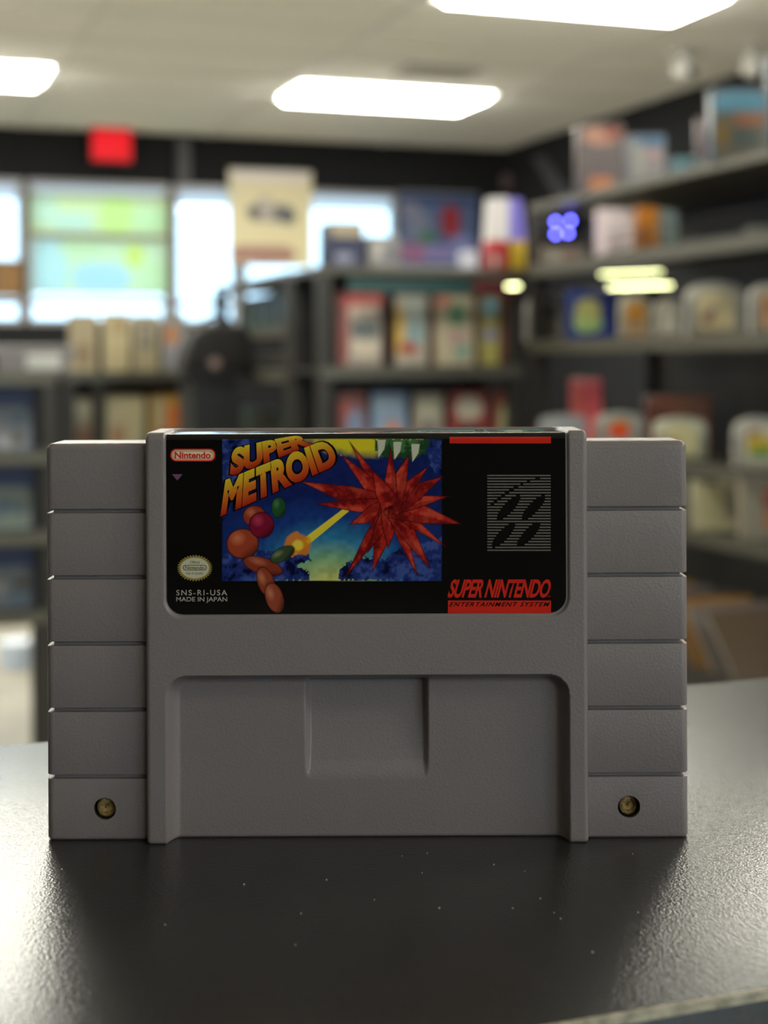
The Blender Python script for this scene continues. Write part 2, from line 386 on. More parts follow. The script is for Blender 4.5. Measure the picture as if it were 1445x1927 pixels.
# --- dark side rack receding behind the middle rack's left post, opening to the left
SB0, SB1 = MB+.31, MB+1.25
stop = z_at(497, 4.0) ; sl = [z_at(612,4.2), z_at(700,4.2), z_at(860,4.2)-.05]
rack('dark rack receding left behind the middle rack, filled with dark teal cases', MA0, MA0+.30, SB0, SB1, stop, sl, [(MA0+.02,SB0+.02),(MA0+.02,SB1-.02),(MA0+.28,SB1-.02)], face='a', wire=[sl[1]])
k = 0
ordn = ['first','second','third','fourth','fifth','sixth','seventh','eighth','ninth','tenth','eleventh','twelfth']
for lv, z, hgt, nm in ((0, sl[0], .11, 'top'), (2, sl[2], .17, 'bottom')):
    b = SB0+.09; n = 0
    while b < SB1-.1 and n < 6:
        t = empty('game_case', W(MA0+.06, b, z), TH-PI/2); tag(t, 'dark teal case, %s from the near post, %s shelf of the dark side rack' % (ordn[n], nm), 'game case', 'dark teal game cases in the side rack')
        rr = random.choice([(22,48,46),(20,42,44),(26,54,48),(34,34,36)])
        obj('case_body', B((-.065,.065,-.009,.009,0,hgt), bev=.002), body_mat(rr), t, smooth=40)
        o = cover(.12, hgt*.92, -.0096, tuple(v+6 for v in rr), rnd_shapes([(40,62,60),(52,40,40)], 3), t, nx=10, nz=12); o.location.z = hgt*.04
        b += .15; n += 1

# --- left low rack with cream cases (parallel to the windows, farther off)
LB = 5.35*(c_ - s_*Xn(250)); la0 = on_b(120, LB)[0]; la1 = on_b(440, LB)[0]
l1 = z_at(700, 5.35); l2 = z_at(858, 5.35)
rack('low dark rack on the left with cream and orange cases on its upper shelf', la0, la1, LB, LB+.35, None, [l1, l2, l2-.3, l2-.6], [(la0+.02,LB+.02),(la1-.02,LB+.02),(la0+.02,LB+.33),(la1-.02,LB+.33),(on_b(188,LB)[0],LB+.03)])
G = 'cases on the low left rack'
def lc(x0, x1, yt, z, lab, body, bgc, sh): case(x0,x1,yt,z,lab,G,body,bgc,[],b=LB+.1,shapes=sh)
lc(128,184,588,l1,'tan case left of the thin post, upper shelf of the low left rack',(110,96,80),(168,154,122),[(.5,.3,.3,.2,(140,120,90))])
lc(192,246,586,l1,'tall cream case right of the thin post, upper shelf of the low left rack',(120,110,84),(190,176,138),[(.6,.8,.3,.15,(170,150,110))])
lc(248,300,590,l1,'cream case with a grey round picture, upper shelf of the low left rack',(110,100,90),(176,164,132),[(.5,.65,.35,.25,(120,116,110)),(.5,.68,.2,.14,(160,150,130))])
lc(303,348,588,l1,'pale case with an orange patch, right end of low left rack upper shelf',(110,110,110),(150,148,146),[(.4,.6,.3,.2,(196,130,80)),(.5,.3,.4,.2,(160,160,170))])
lc(130,182,742,l2,'dull grey cream case, lower shelf of the low left rack beside the thin post',(90,84,76),(140,132,110),[(.5,.8,.3,.12,(170,164,140)),(.5,.3,.3,.2,(120,80,60))])
lc(195,274,738,l2,'pale cream case in the middle of the low left rack lower shelf',(120,114,96),(198,188,152),[(.3,.3,.2,.2,(180,140,110))])
lc(277,368,736,l2,'bright orange and yellow case on the low left rack lower shelf',(120,100,60),(206,160,76),[(.55,.62,.35,.2,(214,120,50)),(.2,.5,.15,.5,(190,176,140)),(.5,.3,.4,.1,(190,90,60))])
# black bag in front of the low rack
PBb = 4.6*(c_-s_*Xn(412)); aa, Y = on_b(412, PBb); l1b = z_at(700, Y)
pe = empty('pedestal', W(aa-.01, PBb+.11, 0), TH); tag(pe, 'plain black pedestal carrying the black bag left of the dark side rack', 'pedestal')
obj('pedestal_body', B((-.07,.07,-.10,.12,0,l1b-.02)), mat('black_pedestal', (20,20,20), .6), pe)
obj('pedestal_top', B((-.09,.11,-.12,.14,l1b-.02,l1b), bev=.003), MATS['black_pedestal'], pe)
t = empty('black_bag', W(aa-.0, PBb+.10, l1b), TH); tag(t, 'rounded black bag with a small pale round badge on the black pedestal', 'bag')
wv = 136*Y/FPX; hv = z_at(608, Y)-l1b
pts = [(-wv/2,0),(wv/2,0),(wv/2,hv*.7),(wv*.42,hv*.93),(wv*.25,hv),(-wv*.12,hv),(-wv*.34,hv*.8),(-wv*.46,hv*.35)]
obj('bag_body', prism(pts, -.09, .08, bev=.02), mat('black_nylon', (24,22,22), .8, bump=.3, bscale=300), t, smooth=50)
bd = obj('round_badge', lathe([(.018,0),(.018,.004)]), mat('pale_badge', (130,108,102), .4), t); bd.rotation_euler = (PI/2,0,0); bd.location = (-wv*.05,-.09,.03)
hd = bmesh.new()
for q in range(8): f0, f1 = PI*q/8, PI*(q+1)/8; rod(hd, (.05*math.cos(f0)+wv*.05,-.02,hv-.004+.03*math.sin(f0)), (.05*math.cos(f1)+wv*.05,-.02,hv-.004+.03*math.sin(f1)), .006, 6)
obj('carry_handle', hd, MATS['black_nylon'], t)

# --- far-left blue case rack, nearer
KB = 3.9*(c_ - s_*Xn(40)); ka0 = on_b(-330, KB)[0]; ka1 = on_b(108, KB)[0]
kz = [z_at(850,3.9), z_at(1002,3.9), z_at(1152,3.9)]
rack('rack cut off at the left side of the picture with rows of blue headed cases', ka0, ka1, KB, KB+.3, None, kz+[z_at(700,3.9)], [(ka1-.02,KB+.02),(ka1-.02,KB+.28),(ka0+.02,KB+.02),(ka0+.02,KB+.28)], zb=kz[2]-.02)
rn = ['upper','middle','lower']
for r in range(3):
    x = -62; n = 0
    for n, (x0, x1) in enumerate(((-230,-135),(-132,-36),(-33,63))):
        wh = ['rightmost','second from the right end','third from the right end'][2-n]
        gcol = [(118,124,130),(120,130,122),(104,112,120)][r]
        case(x0,x1,[706,856,1008][r],kz[r],'blue topped case, %s in the %s row, far left rack' % (wh, rn[r]),'blue headed game cases on the far left rack',(30,44,80),(40,56,96),[],b=KB+.08,
             shapes=[(.5,.28,.6,.34,gcol)]+[(random.uniform(.2,.8),random.uniform(.1,.5),.15,.08,random.choice([(150,150,150),(90,80,70),(80,100,120)])) for _ in range(3)])
aa, Y = on_b(75, KB+.1); zk = z_at(700,3.9)
t = empty('storage_bin', W(aa-.02, KB+.14, zk), TH); tag(t, 'grey plastic bin of loose things on top of the far left rack', 'bin')
hv = z_at(648, Y)-zk
pts = [(-.09,0),(.09,0),(.11,hv*.8),(.11,hv),(-.11,hv),(-.11,hv*.8)]
obj('bin_body', prism(pts, -.08, .08, bev=.004), mat('grey_bin_plastic', (104,100,100), .5), t)
obj('label_card', B((-.02,.07,-.084,-.081,.01,hv*.7)), mat('pale_card', (170,170,166), .6), t)
aa, Y = on_b(10, KB+.1)
t = empty('potted_plant', W(on_b(-10,KB+.14)[0]-.10, KB+.14, zk), TH); tag(t, 'small dark green potted plant at the left edge on the far left rack', 'plant')
obj('pot', lathe([(.035,0),(.048,.06),(.05,.065),(.044,.065),(.042,.055)]), mat('terracotta_dark', (70,48,38), .7), t, smooth=40)
bm = bmesh.new()
for q in range(46):
    f = random.uniform(0,2*PI); e = random.uniform(.2,1.3); l = random.uniform(.06,.12); d = Vector((math.cos(f)*math.cos(e), math.sin(f)*math.cos(e), math.sin(e)))
    p0 = Vector((0,0,.06)) + d*.01; s = d.cross(Vector((0,0,1))).normalized()*.012; mid = p0+d*l*.6
    vs = [bm.verts.new(v) for v in (p0, mid+s, p0+d*l, mid-s)]; bm.faces.new(vs)
tag(obj('foliage', bm, mat('dark_green_leaf', (34,58,30), .6), t), kind='stuff')
aa, Y = on_b(15, 5.9)
fl = empty('floor_tub', W(on_b(28, 5.75)[0], 5.75, 0), TH); tag(fl, 'pale bluish white plastic tub with a round lid on the floor at the left edge', 'tub')
obj('tub_body', lathe([(.055,0),(.066,.085),(.066,.09)]), mat('bluish_white_plastic', (205,220,240), .35), fl, smooth=40)
obj('lid', lathe([(.07,.09),(.07,.10),(.03,.11)]), mat('white_plastic', (225,232,245), .3), fl, smooth=40)

# --- right rack along the right side, opening to the left
QA = MA1; qb1 = on_a(992, QA)[0]; qb0 = 2.05
q_top = z_at(388, on_a(992,QA)[1]); qA = z_at(503, on_a(1000,QA)[1]); qB = z_at(645, on_a(990,QA)[1]); qC = z_at(893, on_a(1445,QA)[1]); qD = z_at(1030, on_a(1445,QA)[1])
right_rack = rack('tall dark rack on the right with cartridges and boxes on wire fenced shelves', QA+.005, QA+.40, qb0, qb1, q_top, [qA, qB, qC, qD, .12], [(QA+.025,qb1-.02),(QA+.38,qb1-.02),(QA+.38,qb0+.02),(QA+.025,qb0+.02)], face='a', wire=[qA], deck=[qA, qB, qC, qD])
QI = QA+.06
G = 'boxes on top of the right rack'
def tb_(x0,x1,yt,lab,body,bgc,sh,d=.05,a=QI): case(x0,x1,yt,q_top,lab,G,body,bgc,[],a=a,yaw=.0,d=d,name='product_box',cat='box',part='carton',shapes=sh)
tb_(1084,1174,238,'brownish box with orange foot, leftmost on top of the right rack',(84,66,62),(104,96,98),[(.5,.85,.4,.13,(170,128,110)),(.8,.9,.2,.1,(130,70,60)),(.5,.12,.3,.1,(180,120,90))])
tb_(1178,1252,258,'pale box with blue top, second on top of the right rack',(90,96,104),(146,142,146),[(.6,.88,.5,.14,(90,120,150)),(.3,.5,.15,.35,(160,160,156)),(.7,.6,.2,.1,(180,150,150))])
tb_(1262,1318,300,'small light blue box, third on top of the right rack',(70,90,100),(120,150,160),[(.3,.5,.25,.4,(110,160,180)),(.75,.5,.2,.3,(90,90,90))])
tb_(1336,1440,172,'large box with sky blue top and orange streak, biggest atop the right rack',(70,84,96),(124,118,104),[(.5,.82,.55,.16,(104,160,190)),(.7,.58,.35,.1,(170,120,90)),(.15,.35,.12,.15,(150,120,60)),(.6,.3,.3,.15,(100,110,110))],d=.06)
tb_(1446,1560,110,'tall box past the right side of the picture on the right rack',(60,70,80),(110,110,120),[(.5,.5,.3,.3,(150,90,80))],d=.06)
tb_(1312,1345,225,'narrow dull red box standing behind, between the small blue and the large box',(70,50,52),(84,62,64),[],d=.03,a=QA+.24)
G = 'things on the top inner shelf of the right rack'
def ia(x0,x1,yt,lab,body,bgc,sh,d=.05,a=QI): case(x0,x1,yt,qA,lab,G,body,bgc,[],a=a,yaw=0.,d=d,name='product_box',cat='box',part='carton',shapes=sh)
ia(1122,1192,396,'pinkish white box beside an orange one, upper shelf of the right rack',(210,190,196),(250,234,238),[],a=QA+.035)
ia(1195,1238,392,'deep orange brown box, upper shelf of the right rack',(150,90,20),(206,128,22),[(.3,.3,.2,.3,(160,90,24))],a=QA+.035)
ia(1241,1274,398,'slim grey blue box right of the orange box, upper shelf of the right rack',(90,100,96),(130,146,142),[])
ia(1405,1470,430,'off white box cut by the right edge, upper shelf of the right rack',(130,128,120),(170,168,158),[])
# gadget with blue lights, on a pale box
case(1020,1102,466,qA,'pale brownish box under the gadget with blue lights, right rack',G,(150,140,126),(150,136,120),[],a=QI,yaw=0,d=.05,name='product_box',cat='box',part='carton',shapes=[(.25,.4,.2,.35,(210,204,190)),(.6,.4,.15,.3,(180,140,120))])
b_, Y = on_a(1060, QI)
t = empty('light_gadget', W(QI, b_, qA), 0); tag(t, 'small dark gadget with four glowing blue lights on the pale brownish box', 'gadget')
zg = z_at(466, Y); t.location.z = zg; gw = 84*Y/FPX; gh = z_at(404, Y)-zg
obj('gadget_body', B((-gw/2,gw/2,-.02,.02,0,gh), bev=.006), mat('black_gadget_plastic', (28,28,30), .4), t, smooth=40)
M_led = mat('blue_led', (60,60,200), .4, emit=(.10,.10,1.0), estr=24)
for (lx, ly) in ((1045,420),(1073,418),(1045,443),(1068,441)):
    o = obj('blue_light', lathe([(.0001,0),(.0055,0),(.0055,.003),(.0045,.005),(.0001,.005)], n=16, cap=False), M_led, t)
    o.rotation_euler = (PI/2,0,0); o.location = ((lx-1060)*Y/FPX, -.0195, z_at(ly,Y)-zg)
G = 'cartridges on the middle shelf of the right rack'
gy = (176,173,162)
arch_cart(986,1060,556,qB,'grey cartridge with a dark sticker, leftmost on the middle shelf of the right rack',G,gy,(88,88,92),[],a=QI,shapes=[(.5,.75,.3,.15,(60,66,70)),(.7,.3,.25,.2,(160,156,120)),(.3,.35,.15,.15,(110,80,90))])
case(1064,1160,548,qB,'navy blue box with a yellow green round picture, middle shelf of the right rack',G,(28,44,104),(30,48,120),[],a=QI,yaw=0,d=.03,name='game_case',shapes=[(.42,.5,.28,.34,(168,166,100)),(.42,.3,.3,.14,(150,180,110))])
arch_cart(1164,1226,556,qB,'grey cartridge with an amber sticker, middle shelf of the right rack',G,(176,171,158),(200,150,70),[],a=QI,shapes=[(.5,.6,.3,.25,(176,120,30)),(.5,.25,.4,.12,(150,140,130))])
arch_cart(1230,1284,566,qB,'small pale grey cartridge with a whitish sticker, middle shelf of the right rack',G,gy,(206,204,190),[],a=QI,shapes=[(.5,.3,.4,.2,(230,226,212))])
arch_cart(1288,1404,534,qB,'large grey cartridge with a cream sticker, middle shelf of the right rack',G,(180,177,166),(226,212,168),[],a=QI,shapes=[(.25,.3,.15,.15,(150,110,90)),(.75,.7,.2,.25,(200,190,150)),(.4,.5,.1,.1,(140,120,130))])
arch_cart(1408,1500,536,qB,'large grey cartridge with an orange tinted sticker at the right edge, middle shelf',G,(180,177,166),(220,170,120),[],a=QI,shapes=[(.4,.6,.3,.2,(200,130,70))])
G = 'things on the lower shelf of the right rack'
def zc_(x): return qC
case(1072,1100,714,qC,'thin pinkish red case, left one of the upright pair on lower right shelf',G,(190,76,76),(210,104,100),[],a=QA+.13,yaw=0,shapes=[(.5,.5,.15,.45,(196,110,104))])
case(1102,1132,716,qC,'thin pinkish red case, right one of the upright pair on lower right shelf',G,(200,76,82),(226,90,98),[],a=QA+.13,yaw=0,shapes=[])
case(1212,1336,748,qC,'wide brown box standing behind the pale cartridge on lower right shelf',G,(110,62,42),(140,80,54),[],a=QA+.27,yaw=0,d=.06,name='product_box',cat='box',part='carton',shapes=[(.7,.7,.3,.2,(130,84,50)),(.2,.5,.2,.2,(90,40,30))])
arch_cart(1012,1116,782,qC,'grey cartridge leftmost on the lower right shelf, below the red cases',G,(160,164,166),(160,166,170),[],a=QI,shapes=[])
arch_cart(1118,1214,778,qC,'grey cartridge with a red and orange sticker on the lower right shelf',G,(156,156,148),(160,160,150),[],a=QI,shapes=[(.45,.62,.33,.28,(240,50,20)),(.5,.8,.3,.14,(214,120,10))])
arch_cart(1228,1330,788,qC,'pale cartridge with orange tinted sticker in front of the wide brown box',G,(190,188,166),(220,214,164),[],a=QI,shapes=[(.2,.4,.2,.15,(190,130,80))])
arch_cart(1378,1475,788,qC,'grey cartridge with yellow, green and red sticker at the right edge, lower right shelf',G,(172,168,158),(210,198,170),[],a=QI,shapes=[(.5,.5,.45,.2,(206,176,20)),(.55,.24,.4,.12,(80,140,50)),(.3,.8,.2,.12,(170,130,90))])
G = 'things on the lowest visible shelf of the right rack'
case(1298,1384,908,qD,'cream coloured plain box on the lowest visible shelf of the right rack',G,(170,166,140),(208,202,162),[],a=QI-.02,yaw=0,d=.03,name='product_box',cat='box',part='carton',shapes=[(.9,.6,.12,.4,(140,134,120))])
case(1388,1470,906,qD,'box with red and orange patches at the right edge, lowest visible right shelf',G,(150,140,120),(150,142,122),[],a=QI-.02,yaw=0,d=.03,name='product_box',cat='box',part='carton',shapes=[(.75,.7,.2,.2,(180,80,70)),(.75,.35,.2,.2,(190,120,60))])
case(1212,1294,905,qD,'grey box beside the cream one, hidden by the large cartridge',G,(130,126,118),(150,142,132),[],a=QI-.02,yaw=0,d=.03,name='product_box',cat='box',part='carton',shapes=[])
# browsing bin below: slanted dark cases
bq, Yq = on_a(1400, QA+.1)
bn = empty('browsing_bin', W(QA-.10, bq+.0, 0), TH); tag(bn, 'dark floor bin of flat magazines below the lowest right shelf', 'bin')
obj('bin_box', B((-.14,-.13,-.6,.6,0,.55),(.08,.09,-.6,.6,0,.55),(-.13,.08,-.6,.6,0,.48)), M_rack2, bn)
for q in range(12):
    rgb = [(70,56,40),(110,74,30),(84,78,76),(56,48,42),(120,84,36),(92,84,80)][(q*5)%6]
    t = empty('magazine', W(QA-.125, bq-.52+q*.075, .482), TH); tag(t, 'magazine leaning back in the floor bin, %s from its near end' % ordn[q], 'magazine', 'magazines in the floor bin')
    pg = obj('pages', B((-.098,.098,-.003,.003,0,.235)), body_mat((150,146,136)), t); cv = obj('magazine_cover', B((-.099,.099,-.0045,-.003,0,.24)), body_mat(rgb), t)
    t.rotation_euler = (-.75, 0, TH)
# ------------------------------------------------------------------ things on walls, windows and ceiling
def banner(x0, x1, y0, y1, label, bgc, shapes, name='window_banner', cat='banner', b=BW-.01, tl=True):
    a0, Y0 = on_b(x0, b); a1, Y1 = on_b(x1, b); Y = (Y0+Y1)/2; zt, zb = z_at(y0, Y), z_at(y1, Y)
    t = empty(name, W((a0+a1)/2, b, zb), TH); tag(t, label, cat)
    wv = a1-a0
    o = cover(wv, zt-zb, -.002, bgc, shapes, t, name='printed_sheet', m=M_trans if tl else M_print, nx=50, nz=50)
    for hz in (0, zt-zb-.01): obj('hem_bar', B((-wv/2,wv/2,-.004,.004,hz,hz+.01)), mat('hem_plastic', (150,146,140), .5), t)
    return t
M_trans = translucent('backlit_vinyl', (255,255,255), .97, attr=True)
banner(56,319,362,440,'wide backlit yellow green banner, upper one in the left window',(252,252,184),[(.62,.5,.12,.45,(240,252,150)),(.3,.3,.15,.2,(236,248,214)),(.1,.6,.1,.4,(240,250,206)),(.85,.4,.12,.3,(238,250,180))])
banner(62,316,446,552,'backlit pale blue and yellow green banner, lower one in the left window',(244,250,198),[(.12,.5,.14,.5,(226,246,232)),(.5,.3,.2,.25,(214,240,244)),(.75,.7,.07,.2,(246,248,130)),(.9,.3,.1,.3,(236,250,186)),(.35,.8,.15,.15,(238,250,190))],name='window_banner')
banner(432,588,318,500,'tan poster with a small dark drawing hanging in front of the window',(208,196,156),[(.5,.55,.28,.10,(96,94,96)),(.42,.6,.1,.12,(170,160,150)),(.5,.93,.5,.07,(214,204,196)),(.3,.56,.08,.07,(60,60,64)),(.7,.52,.1,.08,(60,62,70)),(.4,.12,.4,.1,(150,110,96))],name='poster',cat='poster',b=BW-.03,tl=False)
banner(752,900,362,505,'large blue poster with red and violet patches on the dark wall',(78,92,128),[(.5,.92,.5,.08,(52,70,110)),(.65,.62,.12,.2,(140,40,52)),(.25,.55,.14,.2,(110,116,140)),(.35,.4,.1,.1,(70,110,90)),(.2,.2,.2,.12,(140,96,130)),(.5,.2,.2,.1,(130,120,170)),(.8,.25,.14,.2,(120,126,176)),(.15,.75,.1,.1,(120,120,140))],name='poster',cat='poster',b=BW-.012,tl=False)
# bargain poster on far-left dark panel
banner(-60,45,484,556,'dark amber poster below the leftmost window pane',(96,66,24),[(.7,.5,.25,.4,(120,84,30)),(.3,.5,.2,.3,(60,60,40))],name='poster',cat='poster',b=BW-.015,tl=False)
# exit sign
ax, Y = on_b(211, BW-.12); 
t = empty('exit_sign', W(ax, BW-.12, z_at(303,Y)), TH); tag(t, 'glowing red exit sign under the ceiling above the windows', 'exit sign')
ew, eh = 78*Y/FPX, (303-240)*Y/FPX
M_red = mat('exit_red_lens', (110,2,6), .6, emit=(1.0,.0,.012), estr=.52)
M_redd = mat('exit_red_letters', (120,4,8), .6, emit=(1.0,.002,.02), estr=.62)
obj('housing', B((-ew/2,ew/2,-.02,.03,0,eh), bev=.006), mat('exit_housing', (120,20,28), .5), t, smooth=40)
obj('red_lens', B((-ew/2+.01,ew/2-.01,-.023,-.0195,.01,eh-.01)), M_red, t)
obj('mount', B((-.02,.02,-.01,.02,eh,CEIL-z_at(303,Y)-.002)), MATS['exit_housing'], t)

def text_mesh(string, fn, offset=0., shear=0., spacing=1., name='lettering', cuts=0):
    """built-in font text as a flat mesh; fn maps unit-box (u,v) of the string to a 3D point"""
    cu = bpy.data.curves.new('txt', 'FONT'); cu.body = string; cu.offset = offset; cu.shear = shear; cu.space_character = spacing
    cu.resolution_u = 4; cu.fill_mode = 'FRONT'
    o = bpy.data.objects.new('txt', cu); COL.objects.link(o)
    dg = bpy.context.evaluated_depsgraph_get(); me = bpy.data.meshes.new_from_object(o.evaluated_get(dg)); me.name = name
    bpy.data.objects.remove(o); bpy.data.curves.remove(cu)
    if cuts:
        bm = bmesh.new(); bm.from_mesh(me)
        for _ in range(cuts): bmesh.ops.subdivide_edges(bm, edges=[e for e in bm.edges if e.calc_length() > .06], cuts=1); bmesh.ops.triangulate(bm, faces=bm.faces[:])
        bm.to_mesh(me); bm.free()
    co = np.array([v.co[:] for v in me.vertices]); lo, hi = co.min(0), co.max(0)
    for v in me.vertices:
        u = (v.co.x-lo[0])/(hi[0]-lo[0]); w_ = (v.co.y-lo[1])/(hi[1]-lo[1]); v.co = fn(u, w_)
    me.update(); me.materials.clear()
    return me
obj('lettering', text_mesh('EXIT', lambda u,v: Vector((-ew*.4+ew*.8*u, -.0236, eh*.2+eh*.6*v)), offset=.03), M_redd, t)
# ceiling fittings
def ceil_pt(px, py):
    Y = (CEIL-ZC)*FPX/(HY-py); return Vector((Xn(px)*Y, Y, CEIL)), Y
for (px, py, lab) in ((1286,98,'white ceiling camera left of the two, above the right rack'),(1418,92,'white ceiling camera right of the two, near the picture edge')):
    p, Y = ceil_pt(px, py); t = empty('ceiling_camera', p, 0); tag(t, lab, 'camera', 'ceiling cameras')
    obj('mount_plate', lathe([(.055,-.002),(.055,-.02),(.02,-.022)]), mat('camera_white', (214,212,206), .4), t, smooth=40)
    obj('camera_body', lathe([(.022,-.02),(.045,-.035),(.052,-.09),(.045,-.13),(.02,-.145)]), MATS['camera_white'], t, smooth=40)
    o = obj('lens', lathe([(.02,0),(.024,.015),(.01,.02)]), mat('black_lens', (18,18,20), .15), t); o.location = (.035,-.02,-.11); o.rotation_euler = (PI/2,0,.6)
p, Y = ceil_pt(825, 134)
t = empty('ceiling_vent', p-Vector((0,0,.001)), TH); tag(t, 'grey slatted air vent in the ceiling behind the whole lamp', 'vent')
obj('vent_frame', B((-.2,.2,-.15,-.13,-.012,0),(-.2,.2,.13,.15,-.012,0),(-.2,-.18,-.13,.13,-.012,0),(.18,.2,-.13,.13,-.012,0)), mat('vent_grey', (190,186,176), .6), t)
for q in range(6):
    o = obj('slat', B((-.18,.18,-.012,.012,-.001,.001)), MATS['vent_grey'], t); o.location = (0,-.11+q*.044,-.010); o.rotation_euler = (.15,0,0)
# round speaker and slanted pole on the dark right wall
b_, Y = on_a(955, RW-.01)
t = empty('wall_speaker', W(RW-.001, b_, z_at(342,Y)), TH-PI/2); tag(t, 'small round dull pink wall speaker in the dark corner', 'speaker')
o = obj('rim', lathe([(.055,0),(.055,.03),(.045,.035),(.043,.02)]), mat('dull_pink_plastic', (104,86,88), .5), t, smooth=40); o.rotation_euler = (PI/2,0,0)
o = obj('grille', lathe([(.001,.022),(.043,.02)], cap=False), mat('grille_grey', (80,72,74), .7), t); o.rotation_euler = (PI/2,0,0)
b_, Y = on_a(1040, RW-.01)
t = empty('wall_bracket', W(RW-.002, b_, z_at(372,Y)), TH); tag(t, 'grey slanted wall bracket bar rising from behind the right rack', 'bracket')
bm = bmesh.new(); hh = 84*Y/FPX; dl = 44/180.*1.0
pts = [(-.02,0),(.0,0)]
v0, v1 = on_a(1018, RW-.01)[0]-b_, on_a(1062, RW-.01)[0]-b_
vs = [(-.03,v1-.09,0),(-.03,v1+.09,0),(-.03,v0+.09,hh),(-.03,v0-.09,hh)]
A = [bm.verts.new(v) for v in vs]; Bv = [bm.verts.new((0,v[1],v[2])) for v in vs]
bm.faces.new(A); bm.faces.new(Bv)
for i in range(4): bm.faces.new((A[i],A[(i+1)%4],Bv[(i+1)%4],Bv[i]))
obj('bracket_bar', bm, mat('bracket_grey', (66,66,70), .5), t)
obj('wall_plate', B((-.006,0,v1-.12,v1+.12,-.06,.0)), MATS['bracket_grey'], t)

# ------------------------------------------------------------------ added mirror strips on the racks, aimed at a lamp to imitate highlights
M_glint = mat('glint_mirror', (190,196,150), .08, metal=1.)
def glint_strip(parent, px, py, length, h, Y, lamp):
    P0 = Vector((Xn(px)*Y, Y, z_at(py, Y))); a, b = cell(*lamp); Lp = W(a, b, CEIL); Cp = Vector((0,0,ZC))
    n = ((Lp-P0).normalized()+(Cp-P0).normalized()).normalized(); u = Vector((0,0,1)).cross(n).normalized(); v = n.cross(u)
    o = obj('glint_strip', B((-length/2,length/2,-h/2,h/2,-.004,0)), M_glint, None)
    M = Matrix((u,v,n)).transposed().to_4x4(); M.translation = P0
    pm = Matrix.Translation(parent.location) @ Matrix.Rotation(TH,4,'Z')
    o.parent = parent; o.matrix_local = pm.inverted() @ M
glint_strip(right_rack, 1192, 516, .17, .0022, on_a(1192,QA-.02)[1], (-2,-8))
glint_strip(right_rack, 1204, 541, .16, .0032, on_a(1204,QA-.02)[1], (-2,-8))
glint_strip(mid_rack, 966, 540, .035, .005, on_b(966,MB-.03)[1], (-2,-8))

# ------------------------------------------------------------------ counter
nb = .2033; fbk = .4120
nb = (lambda p: -s_*p[0]+c_*p[1])(((1050-HX)/FPX*.2269, .2269)); fbk = (lambda p: -s_*p[0]+c_*p[1])((-.1020, .3955))
fbk2 = (lambda p: -s_*p[0]+c_*p[1])((.1222, .4708))
M_ctr = bpy.data.materials.new('black_leather_grain_laminate'); M_ctr.use_nodes = True
N, L = M_ctr.node_tree.nodes, M_ctr.node_tree.links; p = N['Principled BSDF']
p.inputs['Base Color'].default_value = (.028,.028,.027,1); p.inputs['Roughness'].default_value = .26; p.inputs['Specular IOR Level'].default_value = .8
tc = N.new('ShaderNodeTexCoord')
v = N.new('ShaderNodeTexVoronoi'); v.inputs['Scale'].default_value = 2300; v.feature = 'SMOOTH_F1'
n = N.new('ShaderNodeTexNoise'); n.inputs['Scale'].default_value = 900; n.inputs['Detail'].default_value = 4
ad = N.new('ShaderNodeMath'); ad.operation = 'ADD'
bp = N.new('ShaderNodeBump'); bp.inputs['Strength'].default_value = .5; bp.inputs['Distance'].default_value = .00012
mpn = N.new('ShaderNodeMapping'); mpn.inputs['Scale'].default_value = (1,1,1)
L.new(tc.outputs['Object'], mpn.inputs['Vector'])
L.new(mpn.outputs[0], v.inputs['Vector']); L.new(mpn.outputs[0], n.inputs['Vector'])
L.new(v.outputs['Distance'], ad.inputs[0]); L.new(n.outputs['Fac'], ad.inputs[1]); L.new(ad.outputs[0], bp.inputs['Height']); L.new(bp.outputs[0], p.inputs['Normal'])
ct = empty('counter', W(0, (nb+fbk)/2, 0), TH); tag(ct, 'narrow black leather grained counter the grey cartridge stands on', 'counter')
hd2 = (fbk-nb)/2
obj('counter_top', B((-1.6,1.2,-hd2,hd2,CTOP-.03,CTOP), bev=.0012, seg=3), M_ctr, ct, smooth=50)
obj('counter_panel', B((-1.55,1.15,-hd2+.03,hd2-.03,0,CTOP-.03)), mat('black_panel', (22,22,22), .5), ct)
eb = obj('worn_edge', B((-1.6,1.2,-hd2-.0002,-hd2+.0009,CTOP-.0014,CTOP+.00012)), mat('worn_pale_edge', (176,170,150), .5, noise=.35, bscale=4000), ct)
eb['label'] = 'pale worn front edge'
# dust
bm = bmesh.new()
for (dx, dy) in ((800,1603),(752,1608),(790,1640),(306,1735),(562,1715),(822,1706),(960,1707),(1012,1689),(1038,1716),(1050,1727),(1196,1716),(1186,1606),(983,1638),(112,1630),(925,1625),(551,1774),(610,1652),(1110,1790),(700,1690),(455,1660)):
    Y = .1016*FPX/(dy-HY); X = Xn(dx)*Y
    bmesh.ops.create_icosphere(bm, subdivisions=1, radius=random.uniform(.00010,.00022), matrix=Matrix.Translation((X,Y,CTOP+.0001)))
du = obj('dust_specks', bm, mat('pale_dust', (190,185,170), .8)); tag(du, 'scattered pale dust specks on the black counter', 'dust', kind='stuff')

# ------------------------------------------------------------------ the cartridge (millimetres, local; front faces -Y)
KPX = 8.9; CX = 688.0
CD = FPX/KPX/1000.
cart = empty('game_cartridge', ((CX-HX)/KPX/1000., CD, CTOP), 0)
tag(cart, 'large light grey game cartridge with a black label, upright on the black counter', 'game cartridge')
def mm(px, py):            # photo pixel -> x mm, s mm (unrolled height) on the front plane
    dx, dy = px-HX, py-HY
    return (dx - ROLL*dy + HX - CX)/KPX, 101.6 - (dy + ROLL*dx)/KPX
